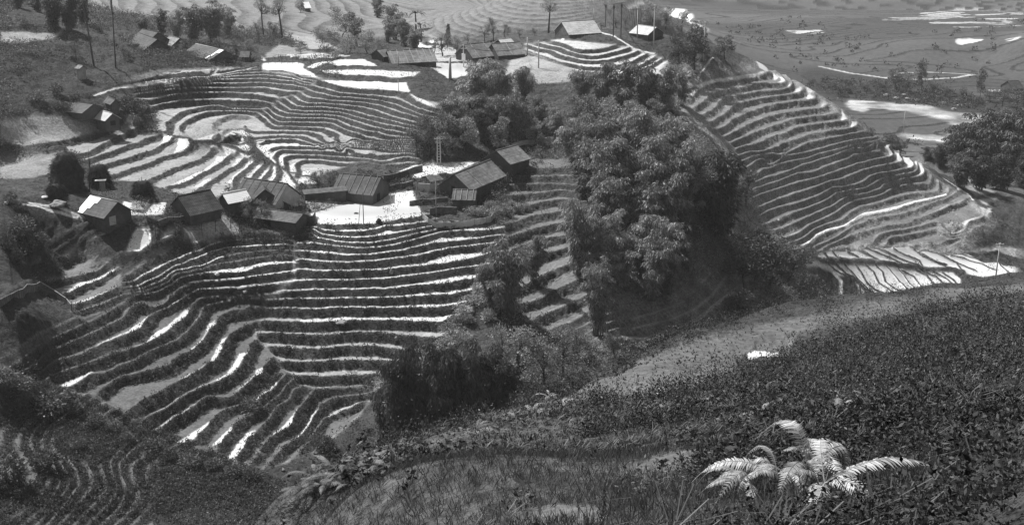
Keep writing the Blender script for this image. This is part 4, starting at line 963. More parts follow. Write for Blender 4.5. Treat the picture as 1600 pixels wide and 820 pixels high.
row(PBR, 'in the second row of the belt', 'leafy trees of the belt', [(900,205,55),(930,210,60,1.1),(962,212,58,1.1),(995,208,50,1.1),(1025,200,45),(1050,195,40)], cat='tree', noun='leafy tree')
row(PB, 'in the grove left of the belt, above the village', 'bamboo clumps of the grove above the village', [(742,168,74,1.15),(778,186,86,1.1),(812,176,70),(716,212,66),(758,222,74,1.1),(798,222,78,1.1),(845,205,56),(870,222,52)])
row(PBR, 'along the lower edge of the grove above the village', 'leafy trees of the grove above the village', [(652,243,52),(672,238,60),(696,240,58,1.1),(726,238,56,1.1),(690,205,45),(782,236,52,1.1),(835,228,42),(866,216,40)], cat='tree', noun='leafy tree')
row(PB, 'in the third row of the belt', BELT, [(898,258,72,1.1),(930,262,84,1.1),(965,262,92,1.15),(1000,262,92,1.1),(1036,258,80,1.1),(1064,245,60)])
row(PB, 'in the fourth row of the belt', BELT, [(910,308,84,1.15),(944,318,98,1.1),(980,322,104,1.15),(1018,322,104,1.1),(1052,318,96,1.1),(1080,310,76)])
row(PB, 'in the fifth row of the belt', BELT, [(935,352,88,1.1),(968,362,96,1.1),(1005,366,100,1.15),(1042,362,96,1.1),(1070,352,72)])
row(PBD, 'standing wide-crowned at the right edge of the belt', BELT, [(1128,366,124,1.25)])
row(PBR, 'beside the wide-crowned bamboo at the right edge of the belt', 'leafy trees of the belt', [(1098,330,70),(1165,322,64)], cat='tree', noun='leafy tree')
row(PB, 'in the sixth row of the belt', BELT, [(902,428,122,.85),(930,432,90,.9),(962,430,92),(1000,432,98,1.1),(1040,430,90,1.1),(1075,420,55)])
row(PB, 'low in the belt, standing over the scrub bank', BELT, [(932,524,122,.75),(975,452,70),(1018,468,112,.9),(1045,458,72)])
row(PB, 'beside the right ends of the front terraces', 'bamboo clumps beside the front terraces', [(768,478,86,.8),(796,490,122,.9),(832,438,72,.9)])
row(PBD, 'of the tall group at the foot of the front terraces', 'bamboo clumps below the front terraces', [(602,684,110,.7),(626,700,146,.6),(652,702,172,.6),(684,698,160,.62),(714,684,146,.65),(742,670,140,.7),(770,658,122,.75),(796,642,84,.8)], rng_=(135, 300))
row(PSP, 'with airy pale foliage in the gully below the belt', 'pale feathery trees in the gully', [(785,585,78),(818,612,110,1.1),(850,600,84,1.1),(880,590,84,1.1),(905,560,50)], cat='tree', noun='feathery tree')
row(PBRD, 'in the scrub between the belt and the right hill', 'dark trees at the foot of the right hill', [(1165,455,90,1.3),(1200,450,84,1.4),(1232,438,62,1.3),(1255,470,45,1.3),(962,562,46,.8),(1150,500,50,1.3)], cat='tree', noun='dark tree')
row(PBRD, 'on the saddle between the hillock and the right hill', 'trees on the saddle', [(1062,112,58),(1085,112,62,1.1),(1090,82,42),(1132,92,34,1.3),(1148,80,28),(1172,85,26),(1196,100,22)], cat='tree', noun='tree')
row(PBR, 'behind the poles on top of the hillock', 'trees behind the hillock', [(1015,42,30,1.1),(1040,46,34,1.2),(1065,50,32,1.2),(1088,56,26,1.2)], cat='tree', noun='tree', rng_=(300, 700))
row(PSP, 'beside the pale thatched house on the hillock', 'small trees round the hillock house', [(963,44,18,1.5),(977,42,16),(940,46,12,1.6)], cat='tree', noun='small tree', rng_=(300, 600))
row(PTALL, 'left of the pale thatched house on the hillock', None, [(857,52,54,1.1)], cat='tree', noun='tall thin tree', rng_=(300, 600))
row(PSP, 'behind the roofs at the far edge of the village', 'trees behind the far roofs', [(678,84,24,1.2),(692,88,34,1.4),(712,86,26,1.4),(730,70,18,1.4),(757,66,26,1.2),(771,64,36),(790,62,24,1.2),(812,60,14,1.4),(835,56,12,1.5)], cat='tree', noun='tree', rng_=(280, 500))
row(PCON, 'pointed and dark, behind the far roofs of the village', None, [(699,74,34,1.2)], cat='conifer', noun='conifer', rng_=(280, 500))
row(PBRD, 'along the crest of the right hill', 'trees on the crest of the right hill', [(1204,104,12,1.5),(1218,108,17),(1232,114,16),(1246,120,24,.9),(1258,128,9,1.4),(1302,160,26,1.1),(1318,164,36,1.1),(1358,184,42,.8),(1372,192,30),(1388,198,36,1.1),(1400,202,28),(1408,206,26)], cat='tree', noun='tree')
row(PBD, 'in the dark grove below the right hill by the river', 'dark clumps by the river', [(1470,262,34,1.2),(1490,248,48,1.2),(1515,270,70,1.25),(1545,262,82,1.2),(1575,270,84,1.2),(1600,262,80,1.2),(1500,292,48,1.2),(1530,296,50,1.2),(1565,296,52,1.3),(1595,292,50,1.3),(1450,250,20,1.3),(1625,280,80,1.2)], rng_=(300, 500))
row(PBRD, 'on the far bank of the river', 'trees on the far bank', [(1268,134,12,1.8),(1300,140,14,1.8),(1325,146,12,1.8),(1350,142,12,1.8),(1378,143,14,1.8),(1402,142,34,1.1),(1416,144,20,1.4),(1440,142,44,.5),(1456,146,16,1.5),(1480,150,14,1.8),(1505,154,16,1.8),(1531,156,44,.45),(1548,160,20,1.5),(1566,166,26,1.5),(1588,172,30,1.4),(1605,176,32,1.3),(1575,190,22,1.8)], cat='tree', noun='dark tree', rng_=(400, 900))
row(PBD, 'on the slope at the top left, behind the bare trees', 'dark bamboo at the top left', [(30,12,22,1.3),(84,44,48),(108,48,52),(132,38,40),(60,18,24,1.3)], rng_=(280, 600))
row(PB, 'behind the farmhouses at the top left', 'bamboo behind the top left farmhouses', [(228,56,30,1.2),(252,54,36,1.1),(276,60,40),(302,66,54,1.1),(334,66,60,1.2),(356,60,44)], rng_=(300, 600))
row(PSP, 'round the top left farmhouses', 'thin trees round the top left farmhouses', [(120,95,30),(196,92,24),(288,84,26),(345,88,30,1.2),(372,92,30,1.2),(392,92,30,1.3),(405,70,34)], cat='tree', noun='thin leafy tree', rng_=(250, 500))
row(PTALL, 'on the far slope above the long pond', 'tall trees above the long pond', [(412,58,58,.9),(441,60,62,1.1)], cat='tree', noun='tall tree', rng_=(280, 600))
row(PBR, 'on the slope above the long pond', 'trees above the long pond', [(427,58,24),(470,20,20),(500,74,30,.9),(534,58,44,1.1),(558,74,52,1.2),(545,84,30,1.2),(574,84,34,1.2),(596,86,24,1.2),(526,92,14,1.6),(470,84,14,2.0),(455,58,7,1.4)], cat='tree', noun='tree', rng_=(280, 600))
row(PB, 'between the long pond and the distant slope', 'bamboo beyond the long pond', [(590,28,34,1.1),(618,62,52,1.2),(632,72,40,1.3),(648,80,36,1.2),(606,66,28)], rng_=(300, 600))
row(PBAN, 'with long leaves, above the far roofs', 'banana plants above the far roofs', [(650,48,30,1.1),(658,66,30,1.1)], cat='banana plant', noun='banana plant', rng_=(300, 600))
row(PBARE, 'rising past the top edge at the upper left', 'bare tall trees at the upper left', [(147,104,130,.4),(181,106,130,.36)], cat='tree', noun='tall bare tree', rng_=(250, 500))
row(PBARE, 'standing by the haystacks', None, [(140,300,64,.5)], cat='tree', noun='slim pale bare tree')
row(PSHD, 'black against the slope at the left edge, below the path', 'dark shrubs at the left edge', [(14,392,30,1.0),(38,372,36,1.3),(52,392,32,1.3),(28,414,26,.9),(66,384,20,1.2),(18,318,18,1.2),(30,330,16)], cat='shrub', noun='dark shrub')
row(PSHD, 'round the small farm on the left slope', 'dark shrubs round the small farm', [(98,172,14,1.6),(118,158,16,1.4),(150,178,16,1.4),(176,168,18,1.4),(202,176,26,1.4),(222,182,26,1.3),(236,186,16,1.3),(190,192,14,1.4),(215,196,14,1.4),(58,160,18,1.4),(90,148,18,1.4)], cat='shrub', noun='dark shrub')
row(PSP, 'among the village houses', 'small trees among the houses', [(356,302,18,1.2),(394,352,46),(410,346,34),(498,300,34,1.2),(516,298,30,1.2),(532,300,22,1.3),(470,352,22,1.2),(378,340,20,1.2)], cat='tree', noun='small tree')
row(PSH, 'in the garden by the bamboo fence', 'garden shrubs by the bamboo fence', [(738,336,16,1.4),(754,338,18,1.4),(772,338,18,1.4),(790,334,18,1.4),(808,332,16,1.4),(822,330,14,1.4),(765,326,14,1.4),(800,322,12,1.4)], cat='shrub', noun='leafy garden shrub')
row(PSH, 'along the right ends of the front terraces', 'shrubs at the right ends of the front terraces', [(770,425,18,1.4),(758,440,20,1.5),(744,458,20,1.5),(738,478,22,1.5),(724,492,20,1.5),(716,508,22,1.5),(704,524,22,1.5),(694,542,22,1.5),(672,556,22,1.6),(650,574,22,1.5),(626,590,22,1.5),(600,606,22,1.5),(734,505,18,1.5),(760,500,22,1.4),(720,540,24,1.4)], cat='shrub', noun='shrub')
row(PSHD, 'along the dark bank, lower left', 'dark shrubs along the lower left bank', [(8,600,26,1.6),(40,610,22,1.6),(88,640,34,1.6),(118,646,20,1.5),(150,668,24,1.4),(176,672,20,1.3),(196,690,18,1.3),(240,700,20,1.6),(270,720,22,1.6),(300,728,22,1.6),(332,734,20,1.6),(365,742,22,1.6),(395,752,22,1.6),(70,735,34,1.5),(12,760,50,1.4),(395,640,22,1.5),(120,702,22,1.2),(500,700,26,1.3),(515,705,26,1.3)], cat='shrub', noun='dark shrub', rng_=(120, 300))
# ---------------------------------------------------------------- farmhouses, huts and sheds
M_TILE = mat_plain("dark_tile_roof", .06, rough=.7, var=.55, scale=1.6, stripes=(.9, 'X', .25))
M_TILE2 = mat_plain("grey_board_roof", .19, rough=.65, var=.5, scale=1.4, stripes=(1.3, 'X', .3))
M_THATCH = mat_plain("pale_thatch", .50, rough=.9, var=.25, scale=4, stripes=(2.2, 'X', .15))
M_THATCHD = mat_plain("old_thatch", .13, rough=.95, var=.45, scale=5, stripes=(2.0, 'X', .3))
M_WOOD = mat_plain("weathered_planks", .085, rough=.8, var=.35, scale=2, stripes=(3.0, 'X', .45))
M_WOODY = mat_plain("weathered_planks_gable", .085, rough=.8, var=.35, scale=2, stripes=(3.0, 'Y', .45))
M_PALE = mat_plain("pale_board", .45, rough=.7, var=.2, scale=3, stripes=(2.5, 'X', .15))
M_SHEET = mat_plain("bright_fibre_sheet", .85, rough=.4, var=.08, scale=2, spec=.5)
M_DARK = mat_plain("dark_opening", .012, rough=.9)
M_POLE = mat_plain("bamboo_pole", .35, rough=.6, var=.3)
M_MUD = mat_plain("mud_wall", .32, rough=.95, var=.25, scale=3)
M_CONC = mat_plain("concrete", .50, rough=.8, var=.15, scale=3)
def house(label, A, B, foot, hw, rise, wallh, roof=M_TILE, wall=M_WOOD, rng_=(135, 450), group='farmhouses of the village', panel=None, battens=0, door=None, name='farmhouse', cat='house', over=.45, ends=True, split=None, posts=False, cap=True):
    g = ground(foot[0], foot[1], *rng_); zr = g[2] + wallh + rise
    a = np.array(P(A[0], A[1], zr)); b_ = np.array(P(B[0], B[1], zr)); L = float(np.linalg.norm(b_-a)); mid = (a+b_)/2; yaw = math.atan2(b_[1]-a[1], b_[0]-a[0])
    root = empty(name, (mid[0], mid[1], g[2] + CAMZ), yaw); tag(root, label, cat, group)
    hl = L/2; wl = hl-over*.6; ww = hw-over; base = -1.2
    sl = math.atan2(rise, hw); th = .1; zt = wallh+rise
    def slope(sg, x0, x1, mat, name_, lift=0.0, ext=0.0):
        m = MB(); nseg = 7
        for i in range(nseg):
            for t0, t1, dz in ((i/nseg, (i+1)/nseg, 0),):
                y0, z0, y1, z1 = sg*hw*t0, zt - rise*t0, sg*hw*t1*(1+ext), zt - rise*t1*(1+ext)
                k = .025*((i+1) % 2)
                P0 = [(x0, y0, z0+lift+.03), (x1, y0, z0+lift+.03), (x1, y1, z1+lift+.05), (x0, y1, z1+lift+.05)]
                P1 = [(p[0], p[1], p[2]-th) for p in P0]
                V8 = P0+P1; m.add(V8, [(0,1,2,3), (7,6,5,4), (0,4,5,1), (1,5,6,2), (2,6,7,3), (3,7,4,0)] if sg < 0 else [(3,2,1,0), (4,5,6,7), (1,5,4,0), (2,6,5,1), (3,7,6,2), (0,4,7,3)])
        return m.build(name_, mat, root)
    if split:
        for (f0, f1, mt, nm) in split: slope(-1, -hl + L*f0, -hl + L*f1, mt, nm)
        slope(1, -hl, hl, roof, 'roof_slope')
    else:
        slope(-1, -hl, hl, roof, 'roof_slope'); slope(1, -hl, hl, roof, 'roof_slope')
    if panel:      # bright sheets laid over one end of the front slope
        x0, x1 = panel; m = MB()
        for i, (p0, p1) in enumerate([(0, .34), (.34, .68), (.68, 1.0)]):
            xa, xb = -hl + L*x0, -hl + L*(x1 - .09*i)
            ya, yb = -hw*p0, -hw*p1; za, zb = zt-rise*p0+.1, zt-rise*p1+.14
            m.add([(xa, ya, za), (xb, ya, za), (xb, yb, zb), (xa, yb, zb), (xa, ya, za-.04), (xb, ya, za-.04), (xb, yb, zb-.04), (xa, yb, zb-.04)], [(0,3,2,1), (4,5,6,7), (0,1,5,4), (1,2,6,5), (2,3,7,6), (3,0,4,7)])
        m.build('roof_sheet', M_SHEET, root)
    if cap: m = MB(); m.tube([(-hl-.05, 0, zt+.07), (0, 0, zt+.09), (hl+.05, 0, zt+.07)], .09, 6); m.build('ridge_cap', M_PALE if roof in (M_THATCH,) or panel else roof, root, smooth=True)
    if posts:
        for x in (-wl, 0, wl):
            for y in (-ww, ww): m = MB(); m.tube([(x, y, base), (x, y, wallh + .1)], .07, 5); m.build('post', M_POLE, root)
    else:
        for sg in (-1, 1):
            m = MB(); m.box((0, sg*ww, (wallh+base)/2 + .1), (2*wl, .08, wallh-base)); m.build('wall', wall, root)
            if ends:
                m = MB(); zb = wallh + (rise*over/hw) ; x = sg*(wl-.05)
                m.add([(x, -ww, base), (x, ww, base), (x, ww, zb), (x, 0, zt-.05), (x, -ww, zb)], [(0,1,2,3,4) if sg > 0 else (4,3,2,1,0)])
                m.add([(x-.06*sg, -ww, base), (x-.06*sg, ww, base), (x-.06*sg, ww, zb), (x-.06*sg, 0, zt-.05), (x-.06*sg, -ww, zb)], [(4,3,2,1,0) if sg > 0 else (0,1,2,3,4)])
                m.build('gable_wall', M_WOODY if wall is M_WOOD else wall, root)
        for sg in (-1, 1):
            m = MB(); m.tube([(sg*(wl+.02), -hw*.97, wallh+.02), (sg*(wl+.02), 0, zt-.08), (sg*(wl+.02), hw*.97, wallh+.02)], .06, 4); m.build('rafter', M_WOOD, root)
    for k in range(battens):
        x = -hl + L*(k+.5)/battens; m = MB(); m.tube([(x, -hw*1.0, zt-rise+.17), (x, -.05, zt+.13)], .055, 4); m.build('roof_pole', M_POLE, root)
    if door:
        side, pos, w, h, mt = door; m = MB()
        if side == 'front': m.box((-hl + L*pos, -ww-.06, h/2), (w, .05, h))
        else: m.box(((wl-.0)*(1 if side == 'right' else -1) + (.03 if side == 'right' else -.03), pos*ww, h/2), (.05, w, h))
        d = m.build('door', mt, root)
    return root
house('small plank house with a part white, part dark roof at the head of the path', (141,306), (184,316), (185,344), 3.1, 2.2, 1.5, M_TILE, panel=(0, .42), door=('right', -.45, 1.3, 1.5, M_PALE))
house('long dark sagging roof house right of the small white and dark roofed one', (329,296), (277,307), (300,334), 3.7, 2.9, .7, M_TILE)
house('small hut with a bright pale roof between two large dark roofs', (347,303), (384,296), (372,322), 2.0, 1.5, 2.0, M_SHEET, M_WOOD)
house('large dark tiled house with pole lines on its roof left of the pond', (381,278), (450,287.5), (420,322), 4.1, 3.1, 1.3, M_TILE, M_PALE, battens=6)
house('steep gabled hut with a pale roof edge in front of the large tiled house', (411,289), (414,296), (428,338), 4.6, 3.7, .7, M_TILE, battens=0, cap=False)
house('low dark shed with a brush roof at the left corner of the pond', (402,325), (474,334), (440,361), 2.6, 1.1, 1.8, M_THATCHD, M_WOOD, name='shed', cat='shed', group='sheds and shelters of the village', door=('front', .35, 1.6, 1.9, M_DARK))
house('little outhouse with a flat grey roof in front of the low dark shed', (455,341), (469,341.5), (462,359), .95, .35, 1.7, M_TILE2, M_WOOD, name='outhouse', cat='outhouse', group='sheds and shelters of the village', cap=False)
house('long dark roofed house with pole lines on the far bank of the pond', (531,271), (596,277), (565,303), 3.9, 2.8, 1.7, M_TILE, battens=6, door=('right', -.3, 1.2, 1.5, M_DARK))
house('plank house with two grey roofs, one lower than the other', (709,272), (766,249.5), (735,293), 3.9, 2.9, 1.4, M_TILE2, split=[(0, .3, M_TILE2, 'lower_roof'), (.31, 1, M_TILE2, 'roof_slope')], door=('left', .1, .8, 1.8, M_DARK))
house('upper house with a pale verge board under the trees, behind the two roofed one', (775,235.5), (808,226.5), (785,258), 3.8, 2.4, 1.4, M_TILE2)
house('shed with a ragged plank roof above the fenced garden', (708,296), (745,297), (735,325), 2.3, 1.5, 1.9, M_THATCHD, M_WOOD, name='shed', cat='shed', group='sheds and shelters of the village', battens=4)
house('low straw roof just under the wall of the two roofed house', (714,287), (746,287), (730,300), 1.3, .8, .8, M_THATCHD, M_WOOD, name='shed', cat='shed', group='sheds and shelters of the village')
house('open arched straw shelter on posts beside the mud wall', (664,275), (684,271), (672,292), 1.8, .9, 1.7, M_THATCHD, posts=True, name='shelter', cat='shelter', group='sheds and shelters of the village', cap=False)
house('long brush canopy on posts left of the pond house', (472,297), (540,291), (505,308), 1.6, .5, 1.8, M_THATCHD, M_WOOD, name='canopy', cat='shelter', group='sheds and shelters of the village', cap=False)
FR = (270, 600)
house('long low roof with leaning poles at the far left of the upper ponds', (604,80), (675,76), (640,99), 4.4, 2.6, .9, M_TILE2, battens=7, rng_=FR, group='far houses beyond the upper ponds')
house('small brown roof peeping out left of the long low roof', (588,78), (602,76), (595,90), 2.6, 1.6, 1.4, M_TILE2, rng_=FR, group='far houses beyond the upper ponds')
house('far grey roof right of the poles, left of its twin', (724,70), (765,66), (750,88), 4.4, 3.0, .8, M_TILE2, rng_=FR, group='far houses beyond the upper ponds', battens=2)
house('far grey roof with a pale left edge, right of its twin', (768,69), (812,66), (795,86), 4.0, 2.6, .8, M_TILE2, rng_=FR, group='far houses beyond the upper ponds', battens=1)
house('small pale roof peeping over the twin grey roofs', (778,62), (798,60), (790,70), 2.2, 1.2, 2.0, M_THATCH, rng_=FR, group='far houses beyond the upper ponds')
house('big pale thatched house on top of the terraced hillock', (877,34.5), (928,31.5), (905,52), 4.6, 3.0, .7, M_THATCH, M_THATCHD, rng_=(300, 600))
house('low pale thatched roof right of the pole frame on the hillock', (996,39.5), (1026,43), (1010,55), 3.6, 1.8, .6, M_THATCH, M_THATCHD, rng_=(300, 600))
TL = 'farmhouses at the top left'
house('dark roofed farmhouse at the top left, nearest of its cluster', (218,52), (246,62), (245,80), 3.6, 2.4, 1.0, M_TILE, rng_=FR, group=TL)
house('dark roofed farmhouse behind the nearest one of the top left cluster', (222,46), (247,51), (240,66), 3.2, 2.2, 1.0, M_TILE, rng_=FR, group=TL)
house('farmhouse with a paler roof in the middle of the top left cluster', (264,57), (281,60), (275,76), 2.8, 1.9, 1.0, M_TILE2, rng_=FR, group=TL)
house('wide low roof at the right end of the top left cluster', (306,69), (350,79), (320,95), 4.0, 2.0, .4, M_TILE, rng_=FR, group=TL, panel=(.86, 1.0))
house('small hut under shrubs right of the top left cluster', (376,80), (391,80), (384,92), 2.0, 1.3, 1.4, M_THATCHD, rng_=FR, group=TL)
house('small pale roofed hut at the rim of the upper left field', (158,173), (176,177.5), (172,187), 2.0, 1.4, 1.2, M_THATCH, M_WOOD, door=('right', 0, 1.2, 1.0, M_DARK), rng_=(200, 400), group=None)
house('wide dark low roof behind the upper left field', (99,158), (146,163), (120,176), 3.6, 1.4, .4, M_TILE, M_WOOD, rng_=(200, 400), group=None)
house('tiny leaning lean-to above the dark hedge of the left slope', (168,152), (180,156), (176,165), 1.2, 1.0, 1.1, M_THATCHD, M_WOOD, rng_=(200, 400), group=None, name='shed', cat='shed')
house('tiny hut with a pale wall on the scrub slope at the upper left', (122,102), (130,103), (126,112), 1.2, .6, 1.5, M_TILE2, M_MUD, rng_=(200, 450), group=None, name='hut', cat='hut')
house('dark barn on the valley floor at the right edge', (1574,127), (1592,126), (1582,138), 5, 3, 2.4, M_TILE, rng_=(400, 1200), group=None, name='barn', cat='barn')
house('lone bright roof at the top edge above the far terraces', (472,3), (482,2.5), (478,8), 3.4, 2.2, 1.4, M_SHEET, M_WOOD, rng_=(350, 900), group=None, name='hut', cat='hut')
# latrine with a white slab roof between the haystacks
g = gpos(159, 297); root = empty('latrine', g, .2); tag(root, 'tiny latrine with a flat white slab roof between the haystacks', 'latrine')
m = MB(); m.box((0, 0, 1.9), (1.9, 1.5, .12)); m.build('roof', M_SHEET, root); m = MB(); m.box((.2, 0, .8), (.9, .9, 2.1)); m.build('wall', M_MUD, root)
# haystacks
M_HAY = mat_plain("old_straw", .035, rough=1.0, var=.6, scale=4)
def haystack(u, v, hpx, wpx, label):
    g = gpos(u, v); d = (g - cam.location).length; H = hpx*d/FOC/math.cos(R(15)); W_ = wpx*d/FOC; root = empty('haystack', g); tag(root, label, 'haystack', 'haystacks'); rg = np.random.default_rng(int(u))
    m = MB(); rings, seg = 14, 26; V_, F_ = [], []
    for i in range(rings+1):
        t = i/rings; r = W_/2*(1 - .12*math.sin(t*3))*math.sqrt(max(0.0, 1 - (max(0, t-.25)/.75)**2.2)) * (1 if t < .98 else 0.05)
        for k in range(seg):
            a = 6.283*k/seg; q = 1 + .3*mnoise.noise(Vector((math.cos(a)*1.7+u, math.sin(a)*1.7, t*4))); V_.append((math.cos(a)*r*q, math.sin(a)*r*q, t*H - .3))
    for i in range(rings):
        for k in range(seg): F_.append((i*seg+k, i*seg+(k+1) % seg, (i+1)*seg+(k+1) % seg, (i+1)*seg+k))
    m.add(V_, F_); m.build('heap', M_HAY, root, smooth=True)
    st = MB(); n = 2600; ii = rg.integers(0, len(V_)-seg, n); c = np.array(V_)[ii] + rg.normal(0, .06, (n, 3)); d_ = unit(c*(1, 1, .2)) * .5 + rg.normal(0, .35, (n, 3)); d_[:, 2] -= .55
    st.quads(leaf_quads(c, d_, rg.uniform(.3, .95, n), rg.uniform(.04, .09, n), rg)); st.build('straw', M_HAY, root)
    p = MB(); p.tube([(0, 0, H*.6), (.05, 0, H+.35)], .05, 5); p.build('pole', M_BARK, root)
haystack(108, 300, 62, 50, 'tallest haystack, black and pointed, beside the slim pale tree')
haystack(157, 292, 36, 32, 'rounded dark haystack right behind the latrine')
haystack(224, 309, 28, 32, 'squat dark haystack right of the latrine, beside the track')
haystack(88, 306, 20, 26, 'low dark haystack at the left foot of the tallest one')
# ---------------------------------------------------------------- poles and wires
def pole(u, vb, hpx, label, rng_=(135, 450), r=.15, cross=1, box=False, mat=None, name='power_pole', cat='power pole', group='concrete power poles', twin=False, lean=(0, 0)):
    g = gpos(u, vb, *rng_); d = (g - cam.location).length; H = hpx*d/FOC/math.cos(R(12)); root = empty(name, g); tag(root, label, cat, group)
    mat = mat or M_CONC
    if twin:
        for s in (-.35, .35): m = MB(); m.tube([(s, 0, -.4), (s*.8, 0, H)], .13, 6); m.build('leg', mat, root)
        m = MB()
        for k in range(9): m.box((0, 0, H*(.08+.1*k)), (.7, .1, .1))
        m.build('rung', mat, root)
    else: m = MB(); m.tube([(0, 0, -.4), (lean[0]*.5, lean[1]*.5, H*.5), (lean[0], lean[1], H)], [r*1.25, r, r*.75], 8); m.build('shaft', mat, root, smooth=True)
    for k in range(cross):
        m = MB(); z = H - .35 - .7*k; m.box((0, 0, z), (1.9 if k == 0 else 1.4, .12, .12)); a = m.build('crossarm', M_CONC, root)
        for s in (-.85, -.3, .3, .85):
            if k and abs(s) > .7: continue
            i_ = MB(); i_.tube([(s, 0, z+.06), (s, 0, z+.3)], [.06, .04], 5); i_.build('insulator', M_PALE, a)
    if box: m = MB(); m.box((.0, -.25, H*.45), (.9, .5, 1.5)); m.build('transformer_box', M_SHEET, root); m = MB(); m.box((0, -.02, H*.28), (1.6, .3, .12)); m.build('bracket', M_CONC, root)
    return root, g, H
tops = {}
for k, (u, vb, h, lb, kw) in enumerate([
    (841.5,107,42,'pale concrete pole standing in the grey field left of the hillock',{}), (824,87,27,'shorter pale pole left of the one in the grey field',dict(cross=0)),
    (686,257,42,'twin legged lattice pole behind the village pond fields',dict(twin=True,cross=2)), (703.5,124,33,'thick short pole standing in the small bright upper pond',dict(cross=0,r=.32)),
    (724.5,105,34,'pole with a white transformer box left of the twin grey roofs',dict(box=True,cross=2)), (622.5,104,22,'thin pale pole in front of the long far roof',dict(cross=0,r=.1)),
    (622.5,142,17,'thin pole at the lower right shore of the longest pond',dict(cross=0,r=.08)), (542,82,22,'pale pole with a crossarm on the slope above the long pond',dict(rng_=(280,600))),
    (995.5,60,46,'tall pole just right of the three legged pole frame',dict(rng_=(280,600),cross=1)), (1021,77,66,'tallest pole on the hillock, below the pale low roof',dict(rng_=(250,600),cross=2)),
    (1099,94,57,'tall pole in front of the saddle trees',dict(rng_=(250,600))), (927.5,32,17,'slender pole behind the pale thatched house',dict(rng_=(330,700),cross=0,r=.1)),
    (1278,141,27,'thin pole on the crest of the right hill',dict(cross=1,r=.1)), (1555.5,436,54,'lone concrete pole among the bright paddies at lower right',dict(cross=1,rng_=(200,450))),
    (1411,208,34,'pole at the bend of the pale road beyond the right hill',dict(rng_=(320,600),cross=0,r=.12)), (925,57,0,'',{}) ][:15]):
    rng_ = kw.pop('rng_', (135, 450)); pole(u, vb, h, lb, rng_, **kw)
# three legged frame carrying the line over the hillock
g1, g2, g3 = gpos(946,42,280,600), gpos(958,58,280,600), gpos(970,61,280,600)
root = empty('pole_frame', g2); tag(root, 'dark frame of three tall poles joined by a beam on the hillock', 'pole frame')
tp = []
for gg, vt_ in ((g1, 8), (g2, 9), (g3, 7)):
    d = (gg-cam.location).length; uu, vv = proj1((gg.x, gg.y, gg.z-CAMZ)); H = (vv-vt_)*d/FOC/math.cos(R(10)); o_ = gg - g2
    m = MB(); m.tube([tuple(o_ - Vector((0, 0, .4))), tuple(o_ + Vector((0, 0, H)))], [.16, .12], 6); m.build('leg', M_BARK, root); tp.append(o_ + Vector((0, 0, H)))
m = MB(); m.tube([tuple(tp[0]-(tp[2]-tp[0])*.25), tuple(tp[1]), tuple(tp[2]+(tp[2]-tp[0])*.1)], .12, 5); m.build('beam', M_BARK, root)
for t_ in tp: m = MB(); m.box(tuple(t_ + Vector((0, -.1, -.9))), (.5, .4, .8)); m.build('insulator', M_BARK, root)
# bamboo poles in and by the front pond
for u, vb, h, lb in [(568.3,350,50,'thin straight bamboo pole rising from the front pond'), (560,352,38,'thinner leaning stick left of the straight pole in the front pond'), (681.5,337,64,'pale lamp pole at the corner of the fenced garden')]:
    r_, g, H = pole(u, vb, h, lb, cross=0, r=.07 if u != 560 else .045, mat=M_POLE if u > 600 else M_WOOD, name='bamboo_pole', cat='pole', group=None, lean=(.0, 0) if u != 560 else (.5, .3))
    if u > 600: m = MB(); m.box((0, 0, H), (.7, .5, .22)); m.build('lamp_head', M_SHEET, r_)
for u, vb, h, lb in [(780,560,110,'x'), ]: pass

# ---------------------------------------------------------------- fences
def fence(pxs, h, label, name='fence', postm=M_WOOD, kind='wire', group=None, rng_=(135, 450), step=2.6, mat=None, cat='fence', wn=2, pr=.06):
    P3 = [gpos(u, v, *rng_) for u, v in pxs]; root = empty(name, P3[0]); tag(root, label, cat, group); o0 = P3[0]
    line = []
    for a, b in zip(P3, P3[1:]):
        n = max(1, int(round((b-a).length/step)))
        for k in range(n): q = a.lerp(b, k/n); line.append(Vector((q.x, q.y, height(q.x, q.y)+CAMZ)))
    line.append(P3[-1]); line = [p-o0 for p in line]; rg = random.Random(int(pxs[0][0]))
    for p in line: m = MB(); m.tube([tuple(p-Vector((0, 0, .3))), tuple(p+Vector((rg.gauss(0, .05), rg.gauss(0, .05), h*rg.uniform(.95, 1.12))))], pr, 5); m.build('post', postm, root)
    if kind == 'wire':
        for k in range(wn): m = MB(); m.tube([tuple(p+Vector((0, 0, h*(.95-.42*k)))) for p in line], .022, 3); m.build('wire', M_DARK, root)
    else:
        for a, b in zip(line, line[1:]):
            m = MB(); n = 5
            for k in range(n):
                q0, q1 = a.lerp(b, k/n), a.lerp(b, (k+1)/n); j0, j1 = rg.gauss(0, .04), rg.gauss(0, .04)
                nrm = (b-a).cross(Vector((0, 0, 1))).normalized()*.05
                v_ = [q0-Vector((0,0,.3))-nrm, q1-Vector((0,0,.3))-nrm, q1+Vector((0,0,h*.93+j1))-nrm, q0+Vector((0,0,h*.93+j0))-nrm]; v_ += [p+nrm*2 for p in v_]
                m.add([tuple(p) for p in v_], [(0,1,2,3), (7,6,5,4), (3,2,6,7), (0,3,7,4), (1,5,6,2)])
            m.build('panel', mat or M_PALE, root)
            m = MB(); m.tube([tuple(a+Vector((0,0,h*.96))), tuple(b+Vector((0,0,h*.96)))], .06, 4); m.build('rail', M_POLE, root)
    return root
fence([(150,357),(205,372),(243,370),(287,370),(316,368),(337,362),(361,360),(375,361)], 2.1, 'wire fence on thin posts across the fields below the dark houses', 'wire_fence', step=5.0)
fence([(410,99),(440,101),(475,100)], 1.6, 'light stake fence standing in the long upper pond', 'stake_fence', step=2.0, wn=1, pr=.035)
